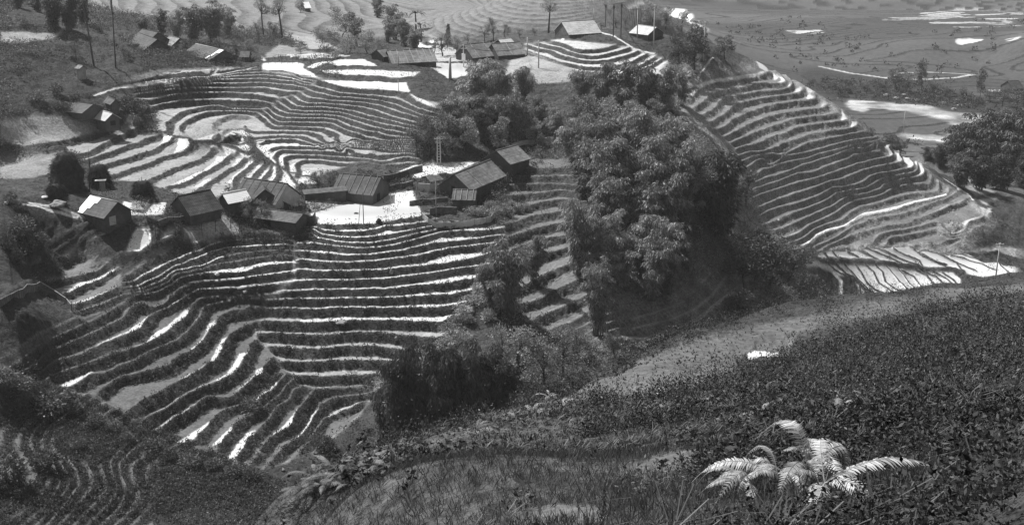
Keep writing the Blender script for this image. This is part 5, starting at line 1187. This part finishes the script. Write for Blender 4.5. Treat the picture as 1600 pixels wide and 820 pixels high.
fence([(430,93),(475,95),(520,93)], 1.2, 'low stake fence along the far shore of the upper ponds', 'stake_fence', step=1.6, wn=1, pr=.04)
fence([(0,480),(30,465),(64,451)], 1.2, 'brushwood fence topped with pale poles, left side of the dark plot', 'brush_fence', kind='panel', mat=M_THATCHD)
fence([(64,451),(86,464),(105,477),(112,486)], 1.2, 'brushwood fence topped with pale poles, right side of the dark plot', 'brush_fence', kind='panel', mat=M_THATCHD)
fence([(659,341),(670,350),(681,357),(705,357),(730,354),(752,350),(768,346),(774,338)], 1.1, 'pale woven bamboo fence round the garden beds', 'woven_fence', kind='panel', mat=M_PALE, step=2.0)
fence([(672,336),(690,333),(714,334)], 1.3, 'darker woven fence behind the garden beds', 'woven_fence', kind='panel', mat=M_THATCHD, step=2.0)
fence([(653,299),(672,300),(692,301)], 1.7, 'pale mud wall between the pond path and the two roofed house', 'mud_wall', kind='panel', mat=M_MUD, cat='wall')
fence([(597,300),(620,295),(645,290)], 1.1, 'ragged stake hedge right of the pond house', 'stake_hedge', kind='panel', mat=M_THATCHD, step=1.5)
fence([(600,284),(625,279),(660,268)], 1.4, 'brushy stake fence behind the pond house', 'stake_fence', kind='panel', mat=M_THATCHD, step=1.5)
fence([(470,352),(490,347),(493,338)], 1.3, 'plank fence at the left corner of the front pond', 'plank_fence', kind='panel', mat=M_WOOD, step=1.0)
fence([(230,345),(262,347),(290,344)], .9, 'low stake fence in front of the long dark sagging roof', 'stake_fence', kind='panel', mat=M_THATCHD, step=1.6)
fence([(640,322),(660,318),(700,316)], 1.0, 'dark brush fence under the straw terrace of the garden', 'brush_fence', kind='panel', mat=M_THATCHD, step=1.6)
fence([(200,90),(260,92),(320,95),(385,98)], 1.3, 'thin picket fence in front of the top left farmhouses', 'picket_fence', step=2.2, wn=2, pr=.05, rng_=(250, 450))
fence([(150,132),(180,122),(215,117),(225,120)], 1.1, 'thin rail fence above the top arc of the bowl terraces', 'rail_fence', step=3.0, wn=1, pr=.05, rng_=(230, 450))
fence([(805,268),(818,262),(835,255)], 1.2, 'thin stake fence on the bank right of the upper house', 'stake_fence', step=2.0, wn=1, pr=.04)
fence([(800,232),(830,226),(858,222),(876,224)], 1.1, 'pale rail fence on the rim above the small flight of terraces', 'rail_fence', kind='panel', mat=M_PALE, step=3.0)
fence([(875,98),(900,0+98)], .01, 'x', 'tmp') if False else None

# ---------------------------------------------------------------- rocks, heaps, gear
M_ROCK = mat_plain("grey_rock", .22, rough=.9, var=.35, scale=1.5); M_ROCKW = mat_plain("pale_rock", .6, rough=.8, var=.2, scale=1.5)
def rock(u, v, w, h, label, mat, rng_=(135, 450), name='rock', group=None, cat='rock', sd=0, flatn=1.0):
    g = gpos(u, v, *rng_); d = (g-cam.location).length; Wm, Hm = w*d/FOC, h*d/FOC
    bm = bmesh.new(); bmesh.ops.create_icosphere(bm, subdivisions=3, radius=1)
    for q in bm.verts:
        n_ = mnoise.noise(q.co*1.3 + Vector((sd, u, 0))) * .5 + mnoise.noise(q.co*3.1 + Vector((u, sd, 0))) * .2
        q.co *= 1 + n_*.7; q.co.x *= Wm/2; q.co.y *= Wm/2*flatn; q.co.z = q.co.z*Hm*.55 + Hm*.3
    me_ = bpy.data.meshes.new(name); bm.to_mesh(me_); bm.free(); me_.materials.append(mat)
    o = bpy.data.objects.new(name, me_); COL.objects.link(o); o.location = g; tag(o, label, cat, group); return o
rock(10,318,6,4,'small white boulder at the left edge beside the path',M_ROCKW); rock(82,145,5,4,'small white stone in the scrub of the left slope',M_ROCKW)
rock(36,326,12,9,'dark boulder with a white cap beside the path head',M_ROCK); rock(70,309,9,4,'pale sack on the bank above the path',M_ROCKW,name='sack',cat='sack')
rock(92,321,22,9,'heap of dark stones above the path',M_ROCK,name='stone_heap',cat='stone heap'); rock(592,348,9,8,'dark rounded bush stump on the pond bank',M_HAY,name='stump',cat='stump')
rock(556.5,334,7,2.5,'small dark log lying in the pond water',M_HAY,name='log',cat='log'); rock(484,331,4,6,'dark tree stump at the left shore of the pond',M_HAY,name='stump',cat='stump')
rock(339.5,430,7,5,'pale boulder on the strong bend of the terraces',M_ROCKW); rock(383,457,7,4,'pale stone on the dark riser left of the middle terraces',M_ROCK)
rock(612,427,7,8,'pale boulder set in a riser of the middle terraces',M_ROCK); rock(534,505,16,6,'light patch of bare stones on a riser',M_ROCK,name='stone_patch',cat='stones'); rock(619,531,5,7,'small upright stone on a riser of the front terraces',M_ROCK)
rock(1040,616,26,13,'pale boulder half sunk in the grassy knoll, left of the puddle',M_ROCKW,(30,110)); rock(1216,345,4,3,'white stone low on the right hill',M_ROCKW); rock(1317,168,3,4,'white stone at the crest of the right hill',M_ROCKW)
for k, (u, v, w, h) in enumerate([(450,163,3,2.5)]): pass
BR = [(1385,150),(1400,155),(1418,156),(1433,158),(1447,155),(1460,160),(1475,163),(1412,150),(1490,172),(1500,166)]
for k, (u, v) in enumerate(BR): rock(u, v, 8, 4, f'{ORD[k]} boulder from the left in the row on the far river bank' if 0 < k < 9 else ('leftmost' if k == 0 else 'rightmost') + ' boulder in the row on the far river bank', M_ROCK, (350, 900), group='boulders on the far river bank', sd=k)
rock(1083,760,0,0,'',M_ROCK) if False else None
# washing on a line by the corner shed
g = gpos(462, 326); root = empty('washing', g + Vector((0, 0, .8))); tag(root, 'white washing hung in the dark gap left of the pond', 'washing'); m = MB()
for k in range(6): m.add([(-.5+.16*k, .05*math.sin(k*2), .3), (-.34+.16*k, .05*math.sin(k*2+2), .3), (-.34+.16*k, .05*math.sin(k*2+2), -.2-.1*(k % 2)), (-.5+.16*k, .05*math.sin(k*2), -.2-.1*(k % 2))], [(0,1,2,3)])
m.build('cloth', M_SHEET, root); m = MB(); m.tube([(-.2, 0, -.8), (-.35, 0, 1.3)], .04, 5); m.build('stick', M_POLE, root)
# garden beds
M_SOIL = mat_plain("tilled_soil", .12, rough=1, var=.4)
for k, (u0, v0, u1, v1) in enumerate([(678,345,688,352),(688,343,703,351),(700,341,716,349),(724,344,752,344),(722,348,750,348)]):
    a, b_ = gpos(u0, v0), gpos(u1, v1); root = empty('garden_bed', a); tag(root, ['leftmost narrow', 'second', 'third', 'upper long right hand', 'lower long right hand'][k] + ' tilled bed inside the pale woven fence', 'garden bed', 'tilled beds in the fenced garden')
    d_ = b_-a; yaw = math.atan2(d_.y, d_.x); m = MB(); m.box((d_.x/2, d_.y/2, d_.z/2+.02), (math.hypot(d_.x, d_.y), .8, .3), yaw); m.build('soil', M_SOIL, root)
    s = MB(); n = 260; rg = np.random.default_rng(k); t = rg.uniform(0, 1, n); c = np.stack([d_.x*t, d_.y*t, d_.z*t+.17], 1) + rg.normal(0, .16, (n, 3))*(1, 1, .1); s.quads(leaf_quads(c, rg.normal(0, .6, (n, 3))+(0, 0, .8), rg.uniform(.15, .3, n), rg.uniform(.05, .1, n), rg)); s.build('seedlings', M_LEAFP, root)

# power lines slung between the poles of the hillock
def wire(p0, p1, label, sag=1.2):
    a, b_ = Vector(p0), Vector(p1); root = empty('power_line', a); tag(root, label, 'power line', 'power lines over the hillock')
    for off in (-.7, 0, .7):
        m = MB(); d = b_-a; m.tube([tuple(d*t + Vector((off, 0, -4*sag*t*(1-t)))) for t in np.linspace(0, 1, 13)], .03, 3, cap=False); m.build('wire', M_DARK, root)
def top(u, vb, h, rg_=(250, 600)): g = gpos(u, vb, *rg_); d = (g-cam.location).length; return g + Vector((0, 0, h*d/FOC/math.cos(R(12)) - .2))
pA, pB, pC = top(995.5,60,46), top(1021,77,66), top(1099,94,57); pD = Vector(tp[2]) + g2; pE = top(841.5,107,42); pF = top(724.5,105,34)
wire(pD, pA, 'wires from the three legged frame to the tall pole right of it'); wire(pA, pB, 'wires between the two tall poles right of the frame'); wire(pB, pC, 'wires running right to the pole in front of the saddle trees')
wire(pE, pF, 'wires from the grey field pole left to the transformer pole', 2.0); wire(pE, pD, 'wires from the grey field pole up to the three legged frame', 2.0)
# ---------------------------------------------------------------- ground cover nobody could count
def hgrid(x, y):
    a = np.arctan2(x, y); r = np.hypot(x, y); k = np.clip(np.searchsorted(az, a)-1, 0, NA-2); t = np.clip((a-az[k])/(az[k+1]-az[k]), 0, 1)
    j = np.clip(np.searchsorted(rr, r)-1, 0, NR-2); s = np.clip((r-rr[j])/(rr[j+1]-rr[j]), 0, 1)
    def g(F): return (F[k, j]*(1-t)+F[k+1, j]*t)*(1-s) + (F[k, j+1]*(1-t)+F[k+1, j+1]*t)*s
    return g
def mesh_from_quads(name, Q, mat, label=None, k=4):
    n = len(Q); me_ = bpy.data.meshes.new(name); me_.vertices.add(n*k); me_.vertices.foreach_set("co", Q.reshape(-1).astype(np.float32))
    me_.loops.add(n*k); me_.loops.foreach_set("vertex_index", np.arange(n*k, dtype=np.int32)); me_.polygons.add(n); me_.polygons.foreach_set("loop_start", np.arange(0, n*k, k, dtype=np.int32))
    me_.update(calc_edges=True); me_.materials.append(mat); o = bpy.data.objects.new(name, me_); COL.objects.link(o); o['kind'] = 'stuff'
    if label: o['label'] = label
    return o
def scatter(n, r0, r1, a0=-24.5, a1=24.5, seed=1, pw=1.0):
    rg = np.random.default_rng(seed); a = R(1)*rg.uniform(a0, a1, n); r = (r0**pw + (r1**pw - r0**pw)*rg.uniform(0, 1, n))**(1/pw)
    return np.sin(a)*r, np.cos(a)*r, rg
def weeds(name, n, r0, r1, leaves, L, Wf, Hh, mat, seed, keep, label, up=.5, pw=1.2):
    x, y, rg = scatter(n, r0, r1, seed=seed, pw=pw); g = hgrid(x, y); z = g(Z) + CAMZ; k = keep(x, y, g, rg)
    for q in FERNXY: k &= np.hypot(x-q.x, y-q.y) > .45
    x, y, z = x[k], y[k], z[k]; n = len(x)
    if n == 0: return
    sc = rg.uniform(.5, 1.4, n); ln_ = rg.normal(0, .25, (n, 2))
    T = rg.uniform(.08, 1, (n, leaves)); hx = T*Hh*sc[:, None]
    c = np.stack([x[:, None] + ln_[:, :1]*hx + rg.normal(0, .02, T.shape), y[:, None] + ln_[:, 1:]*hx + rg.normal(0, .02, T.shape), z[:, None] + hx], -1).reshape(-1, 3)
    d = rg.normal(0, 1, c.shape); d[:, 2] = rg.normal(up, .45, len(c)); s_ = np.repeat(sc*np.clip(np.hypot(x, y)/14, .42, 1.25), leaves)*rg.uniform(.6, 1.3, len(c))
    Q = leaf_quads(c, d, L*s_, Wf*L*s_, rg); return mesh_from_quads(name, Q, mat, label)
FERNXY = [gpos(u, v, 4, 40) for u, v in ((1262,728),(1212,776),(1285,798),(1258,768),(1165,790))]
def front(x, y, g, rg): return np.ones(len(x), bool)
def bushy(th, sc, sd):
    def f(x, y, g, rg): return (.6*fbm(x*sc, y*sc, 3, sd) + .4*np.clip((fbm(x*.11, y*.11, 2, 299)-.5)*2.6+.5, 0, 1) + rg.uniform(-.05, .05, len(x)) > th) & (g(veg) > .45) & (g(wet) < .1)
    return f
M_WEED = mat_leaf("weed_leaf", .042, var=.95, trans=.2, rough=.6, spec=.25); M_SCRUBL = mat_leaf('scrub_leaf_lifted', .2, var=.6, trans=.25, rough=.7, spec=.2)  # gully copy of the scrub leaf, painted brighter to offset the shade there
M_SCRUB = mat_leaf('scrub_leaf', .07, var=.6, trans=.2, rough=.7, spec=.2)
M_WEEDL = mat_leaf("light_weed_leaf", .12, var=.7, trans=.3); M_GRASS = mat_leaf("grass_blade", .065, var=.6, trans=.3)
weeds('weeds', 46000, 2.8, 24, 16, .050, .46, .24, M_WEED, 101, bushy(.45, .30, 201), 'dense broad leaved weeds on the near slope')
weeds('weeds', 26000, 22, 80, 14, .085, .45, .38, M_WEED, 102, bushy(.47, .16, 202), 'weeds and low bushes farther down the near slope')
weeds('light_weeds', 6000, 4.5, 45, 12, .050, .38, .28, M_WEEDL, 103, bushy(.46, .3, 203), 'pale leaved weeds among the dark ones')
weeds('tall_stems', 3000, 8, 80, 12, .07, .25, .62, M_WEED, 104, bushy(.5, .2, 204), 'tall thin stems standing out of the weeds')
def clumps(name, n, r0, r1, leaves, L, Hr, mat, seed, keep, label):
    x, y, rg = scatter(n, r0, r1, seed=seed, pw=1.15); g = hgrid(x, y); z = g(Z) + CAMZ; k = keep(x, y, g, rg)
    for q in FERNXY: k &= np.hypot(x-q.x, y-q.y) > .9
    x, y, z = x[k], y[k], z[k]; n = len(x); h = rg.uniform(*Hr, n)*np.clip(.5+np.hypot(x, y)/28, 0, 2.2)
    q = unit(rg.normal(size=(n, leaves, 3))) * (rg.uniform(.2, 1, (n, leaves))**.5)[..., None]; q[..., 2] = np.abs(q[..., 2])*1.1
    c = (np.stack([x, y, z], 1)[:, None, :] + q*h[:, None, None]*(.8, .8, 1)).reshape(-1, 3); d = q.reshape(-1, 3) + rg.normal(0, .6, (n*leaves, 3)); d[:, 2] += .3; s_ = rg.uniform(.6, 1.4, len(c)); LL = L*np.repeat(np.clip(.7+np.hypot(x, y)/60, 0, 1.6), leaves)*s_
    return mesh_from_quads(name, leaf_quads(c, d, LL, .42*LL, rg), mat, label)
def knoll(x, y, g, rg): return (g(veg) < .45) & (np.hypot(x, y) < 125) & (np.hypot(x, y) > 40) & (g(wet) < .1)
def grassy(name, n, r0, r1, L, wd, seed, keep, mat, label, per=5):
    x, y, rg = scatter(n, r0, r1, seed=seed, pw=1.1); g = hgrid(x, y); z = g(Z) + CAMZ; k = keep(x, y, g, rg); x, y, z = x[k], y[k], z[k]; n = len(x)
    c = np.repeat(np.stack([x, y, z], 1), per, 0) + rg.normal(0, .03, (n*per, 3))*(1, 1, 0); d = rg.normal(0, .5, c.shape); d[:, 2] = 1
    s_ = rg.uniform(.5, 1.4, len(c)); Q = leaf_quads(c, d, L*s_, wd*s_, rg); return mesh_from_quads(name, Q, mat, label)
grassy('grass', 30000, 4.5, 30, .16, .009, 111, bushy(.0, .5, 211), M_GRASS, 'grass between the weeds on the near slope')
grassy('grass', 22000, 28, 130, .16, .03, 112, bushy(.0, .5, 212), M_GRASS, 'short grass on the knoll and the lower near slope', per=4)
# scrub on the banks and slopes of the middle distance
def scrub(name, n, a0, a1, r0, r1, seed, keep, mat, label, H=(.5, 1.6), leaves=46, L=.26):
    rg = np.random.default_rng(seed); a = R(1)*rg.uniform(a0, a1, n); r = rg.uniform(r0, r1, n); x, y = np.sin(a)*r, np.cos(a)*r; g = hgrid(x, y); k = keep(x, y, g, rg); x, y = x[k], y[k]; z = hgrid(x, y)(Z)+CAMZ; n = len(x)
    h = rg.uniform(*H, n); q = unit(rg.normal(size=(n, leaves, 3))) * (rg.uniform(.3, 1, (n, leaves))**.5)[..., None]; q[..., 2] = np.abs(q[..., 2])
    c = (np.stack([x, y, z-.1], 1)[:, None, :] + q*np.stack([h*.75, h*.75, h], 1)[:, None, :]).reshape(-1, 3); d = q.reshape(-1, 3) + rg.normal(0, .6, (n*leaves, 3)); s_ = rg.uniform(.6, 1.3, len(c))
    return mesh_from_quads(name, leaf_quads(c, d, L*s_, L*.5*s_, rg), mat, label)
def wild(th, sc, sd, vmin=.6):
    def f(x, y, g, rg): return (g(veg) > vmin) & (g(wet) < .1) & (g(inreg) < .5) & (fbm(x*sc, y*sc, 3, sd) > th)
    return f
def riser(th, sc, sd):
    def f(x, y, g, rg): return (g(veg) > .75) & (g(wet) < .05) & (g(inreg) > .4) & (fbm(x*sc, y*sc, 2, sd) + rg.uniform(-.1, .1, len(x)) > th)
    return f
scrub('scrub', 9000, -24, 24, 140, 330, 121, wild(.5, .06, 221), M_SCRUB, 'low scrub on the untilled slopes', H=(.5, 1.5), leaves=34)
scrub('scrub', 4200, -1, 16, 140, 270, 122, wild(.3, .08, 222), M_SCRUBL, 'thicket in the gully under the tree belt', H=(.8, 2.4), leaves=60, L=.32)
scrub('scrub', 5200, -24, -8, 240, 420, 123, wild(.40, .05, 223), M_LEAFD, 'bushes on the slope behind the upper ponds', H=(.8, 2.2), leaves=46, L=.35)
scrub('riser_weeds', 26000, -24, 2, 140, 225, 124, riser(.2, .3, 224), M_SCRUB, 'tufts of weed on the risers of the front terraces', H=(.3, .75), leaves=18, L=.28)
scrub('riser_weeds', 14000, -20, 24, 225, 330, 125, riser(.3, .2, 225), M_GRASS, 'tufts of grass on the risers of the far terraces', H=(.2, .5), leaves=10, L=.24)
# stubble in the wet fields: short dark stalks
def stub(x, y, g, rg): return (g(wet) > .35) & (g(wet) < .94) & (g(veg) < .3)
grassy('stubble', 60000, 150, 300, .28, .09, 131, stub, M_WEED, 'rice stubble standing in the wet fields', per=2)

clumps('low_bushes', 3400, 6, 95, 130, .06, (.22, .5), M_WEED, 141, bushy(.5, .22, 241), 'low leafy bushes on the near slope')
clumps('low_bushes', 700, 6, 60, 110, .07, (.35, .75), M_WEEDL, 142, bushy(.54, .2, 243), 'paler leafy bushes on the near slope')
weeds('knoll_plants', 500, 42, 120, 16, .12, .4, .4, M_WEED, 143, knoll, 'small plants dotted over the grassy knoll')
grassy('knoll_grass', 14000, 42, 125, .14, .05, 144, knoll, M_GRASS, 'short grass on the knoll', per=4)

def yard(x, y, g, rg): return (g(wet) < .1)
for k_, (u, v, ru, n_) in enumerate([(300,336,5,60),(380,336,7,130),(430,345,8,150),(410,330,6,90),(500,303,9,120),(590,292,8,90),(645,285,7,80),(700,308,8,110),(760,300,8,120),(800,262,8,80),(255,325,6,60),(240,78,10,70),(330,92,12,90)]):
    c_ = gpos(u, v, 135, 430); rg = np.random.default_rng(500+k_); x = c_.x + rg.normal(0, ru*.6, n_); y = c_.y + rg.normal(0, ru*.6, n_); g = hgrid(x, y); kk = (g(wet) < .1); x, y = x[kk], y[kk]; z = hgrid(x, y)(Z)+CAMZ; n = len(x); h = rg.uniform(.4, 1.5, n); lv = 50
    q = unit(rg.normal(size=(n, lv, 3)))*(rg.uniform(.2, 1, (n, lv))**.5)[..., None]; q[..., 2] = np.abs(q[..., 2]); c = (np.stack([x, y, z-.1], 1)[:, None, :] + q*np.stack([h*.8, h*.8, h], 1)[:, None, :]).reshape(-1, 3); d = q.reshape(-1, 3) + rg.normal(0, .6, (n*lv, 3)); s_ = rg.uniform(.6, 1.3, len(c))
    mesh_from_quads('yard_brush', leaf_quads(c, d, .3*s_, .13*s_, rg), M_SCRUB if k_ % 2 else M_LEAFD, 'brush and weeds crowding round the huts')

def corner(x, y, g, rg): return ((g(hm) > .4) & (g(veg) > .6)) | (g(bp) > .3)
scrub('corner_scrub', 9000, -26, -6, 118, 185, 151, corner, M_SCRUB, 'rough dark scrub over the lower left corner', H=(.25, .8), leaves=26, L=.24)
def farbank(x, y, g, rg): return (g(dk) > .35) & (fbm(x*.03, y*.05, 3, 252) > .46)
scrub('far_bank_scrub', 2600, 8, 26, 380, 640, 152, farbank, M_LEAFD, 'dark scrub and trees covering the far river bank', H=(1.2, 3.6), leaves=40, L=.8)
def valley(x, y, g, rg): return (g(lowl) > .6) & (g(dk) < .2) & (g(rb) < .1) & (g(wet) < .1) & (fbm(x*.012, y*.012, 3, 254) > .56)
scrub('valley_bushes', 650, 6, 26, 480, 960, 153, valley, M_LEAFD, 'scattered bushes and hedges over the valley fields', H=(1.0, 3.0), leaves=24, L=1.1)

def tufts(name, n, r0, r1, seed, keep, mat, label, L=.42, per=16):
    x, y, rg = scatter(n, r0, r1, seed=seed, pw=1.15); g = hgrid(x, y); k = keep(x, y, g, rg)
    for q in FERNXY: k &= np.hypot(x-q.x, y-q.y) > 1.0
    x, y = x[k], y[k]; z = hgrid(x, y)(Z)+CAMZ; n = len(x); c = np.repeat(np.stack([x, y, z], 1), per, 0) + rg.normal(0, .03, (n*per, 3))*(1, 1, 0)
    a = rg.uniform(0, 6.28, n*per); l_ = L*np.repeat(rg.uniform(.5, 1.4, n), per)*rg.uniform(.6, 1.2, n*per); o = np.stack([np.cos(a), np.sin(a), 0*a], 1); s = np.stack([-np.sin(a), np.cos(a), 0*a], 1)*.004*np.repeat(np.clip(np.hypot(x, y)/12, .8, 3.5), per)[:, None]; up_ = np.array([0, 0, 1.0])
    m1 = c + (o*.18 + up_*.55)*l_[:, None]; m2 = c + (o*.5 + up_*.72)*l_[:, None]; t_ = c + (o*.85 + up_*.55)*l_[:, None]
    Q = np.concatenate([np.stack([c-s, c+s, m1+s, m1-s], 1), np.stack([m1-s, m1+s, m2+s*.8, m2-s*.8], 1), np.stack([m2-s*.8, m2+s*.8, t_+s*.1, t_-s*.1], 1)]); return mesh_from_quads(name, Q, mat, label)
tufts('dry_grass', 900, 4, 60, 161, bushy(.42, .4, 261), M_WEEDL, 'arching tufts of dry pale grass among the weeds')
tufts('long_grass', 3200, 4, 70, 162, bushy(.42, .3, 262), M_GRASS, 'arching tufts of long grass on the near slope', L=.3)
M_BIG = mat_leaf('big_weed_leaf', .06, var=.8, trans=.25, rough=.5, spec=.3)
weeds('broad_leaved_weeds', 1500, 7, 45, 12, .085, .5, .45, M_BIG, 163, bushy(.44, .5, 263), 'taller weeds with broad leaves standing over the rest')
clumps('thorn_bushes', 420, 10, 80, 240, .05, (.5, .9), M_BIG, 164, bushy(.5, .2, 264), 'dark rounded thorn bushes on the near slope')
# ---------------------------------------------------------------- ferns on the near slope
M_FERN = mat_leaf("fern_frond", .37, var=.5, trans=.35, rough=.5); M_FERNM = mat_leaf('fern_frond_grey', .17, var=.3, trans=.35)
M_FERND = mat_leaf("fern_frond_dim", .30, var=.35, trans=.3)
def frond_mb(L, arch, rg, npin=30, wd=.17, curl=0.0):
    wd = wd*rg.uniform(.72, 1.0); curl = curl*rg.uniform(.8, 1.5)
    """one frond along +x, rising then arching over"""
    t = np.linspace(0, 1, npin+6); x = L*(t*.93 - .06*t**2); z = L*(arch*math.sin(1)*0 + arch*(1.9*t - 1.75*t**2 - .35*t**3*curl*2)); y = L*.05*np.sin(t*2.4)*rg.normal()
    pth = np.stack([x, y, z], 1); m = MB(); m.tube(pth, np.linspace(.006, .0015, len(pth))*L*1.2, 4, cap=False)
    for i in range(4, len(pth)-1):
        q = (i-4)/(len(pth)-6); w = wd*L*(math.sin(min(1, q*1.02+.12)*math.pi)**.75)*(1-.25*q) + .004; tg = unit(pth[i+1]-pth[i-1]); up_ = unit(np.cross(tg, (0, 1, 0)))*-1
        for s in (-1, 1):
            d = unit(np.array([0, s, 0])*.93 + tg*.38 + np.array([0, 0, -.22]) + rg.normal(0, .06, 3)); tip = pth[i] + d*w + np.array([0, 0, -.10*w]); md = pth[i] + d*w*.5 + np.array([0, 0, .03*w]); hw_ = L/npin*.33
            m.add([pth[i]-tg*hw_, md-tg*hw_*.95, tip, md+tg*hw_*.95, pth[i]+tg*hw_], [(0,1,2,3,4)])
    return m
def fern(loc, fronds, label, seed, mat=M_FERN, group=None, name='fern'):
    if 'big cluster' in label: rgx = random.Random(seed); fronds = list(fronds) + [(rgx.uniform(0, 6.28), rgx.uniform(.3, .55), rgx.uniform(.3, .9), rgx.uniform(.6, 1.2)) for _ in range(4)]
    root = empty(name, loc); tag(root, label, 'fern', group); rg = np.random.default_rng(seed)
    for (az_, L, arch, curl) in fronds:
        o = frond_mb(L, arch, rg, npin=int(22+L*12), curl=curl).build('frond', mat, root); o.rotation_euler = (rg.normal(0, .32), rg.normal(0, .14), az_)
    return root
NR_ = (4, 40)
def fl(u, v, dz=.22): return gpos(u, v, *NR_, dz=dz)
fern(fl(1262,728,.15), [(R(140),.85,.8,.3),(R(75),.55,.75,.8),(R(30),.6,.7,1.0),(R(172),.5,.5,.8)], 'bright fern with one long frond rising to the upper left, topmost of the big cluster', 1, group='bright ferns of the big cluster')
fern(fl(1212,776), [(R(168),.85,.35,.6),(R(215),.65,.35,.8),(R(120),.5,.7,.7),(R(290),.6,.5,.8)], 'bright fern with pale curled fronds at the left of the big cluster', 2, group='bright ferns of the big cluster')
fern(fl(1285,798), [(R(8),1.05,.26,.4),(R(245),.7,.4,.7),(R(300),.65,.4,.7),(R(75),.55,.7,.8)], 'bright fern with one long low frond reaching right, lowest of the big cluster', 3, group='bright ferns of the big cluster')
fern(fl(1258,768), [(R(115),.65,.8,.8),(R(235),.75,.45,.7),(R(285),.8,.45,.6),(R(30),.65,.7,.9)], 'bright fern with bunched fronds in the middle of the big cluster', 4, group='bright ferns of the big cluster')
fern(fl(1165,790), [(R(150),.5,.4,.9),(R(190),.5,.4,.9),(R(20),.5,.5,.8)], 'small bright fern at the left tip of the big cluster', 5, group='bright ferns of the big cluster')
def patch(specs, label0, group, mat, rng_, scale):
    proto_ = None
    for k, (u, v, s) in enumerate(specs):
        g = gpos(u, v, *rng_, dz=.08); rg = np.random.default_rng(k+40)
        if proto_ is None: proto_ = fern(g, [(R(a), L_, c_, .35) for a, L_, c_ in ((10,1.15,.34),(70,.8,.55),(130,1.2,.4),(200,1.0,.3),(250,1.1,.45),(320,.8,.35))], 'x', 77, mat); o = proto_
        else: o = copy_tree(proto_)
        o.location = g; o.scale = (s*scale,)*3; o.rotation_euler = (rg.normal(0, .25), rg.normal(0, .25), rg.uniform(0, 6.28)); n = len(specs)
        tag(o, (f'{ORD[k]} fern from the left ' if 0 < k < n-1 else ('leftmost fern ' if k == 0 else 'rightmost fern ')) + label0, 'fern', group)
    return proto_
patch(sorted([(478,768,1.1),(492,752,1.2),(505,764,1.1),(520,748,1.2),(536,740,1.1),(552,750,1.0),(560,730,1.1),(545,762,1.0),(580,728,1.0),(598,722,1.1),(612,712,1.2),(626,704,1.2),(640,706,1.0),(590,740,.9)]), 'in the pale patch on the ridge below the tall bamboo', 'ferns of the ridge patch', M_FERNM, (20, 60), .62)
patch(sorted([(700,692,1),(722,684,1),(745,676,1.1),(768,668,1),(790,660,1),(806,655,.9)]), 'along the lit crest right of the tall bamboo', 'ferns along the lit crest', M_FERNM, (30, 70), .75)
patch(sorted([(1330,640,.8),(1352,636,1.0),(1372,640,.9),(1188,650,.8),(1310,652,.7),(1225,640,.7)]), 'above the big cluster of bright ferns', 'ferns above the big cluster', M_FERND, (10, 40), .9)
patch(sorted([(830,648,1.2),(880,640,1),(858,622,1.2)]), 'scattered over the left part of the near slope', 'ferns scattered on the near slope', M_FERND, (10, 80), .8)
# ---------------------------------------------------------------- the air: faint even haze round the whole scene
lo = float(Z.min()) + CAMZ - 1.0 - 1.0; hi = max(float(Z.max()) + CAMZ, CAMZ) + 30
hb = MB(); Rm = 3150.0; hb.box((0, 1000, (lo+hi)/2), (2*2300, 2*2200, hi-lo))
hz = hb.build('haze', []); hz['kind'] = 'stuff'
mh = bpy.data.materials.new("haze"); mh.use_nodes = True; nt = mh.node_tree
for n in list(nt.nodes): nt.nodes.remove(n)
o_ = nt.nodes.new("ShaderNodeOutputMaterial"); pv = nt.nodes.new("ShaderNodeVolumePrincipled")
pv.inputs['Color'].default_value = (.95, .95, .95, 1); pv.inputs['Density'].default_value = .00012; pv.inputs['Anisotropy'].default_value = .3
nt.links.new(pv.outputs[0], o_.inputs['Volume']); hz.data.materials.clear(); hz.data.materials.append(mh)
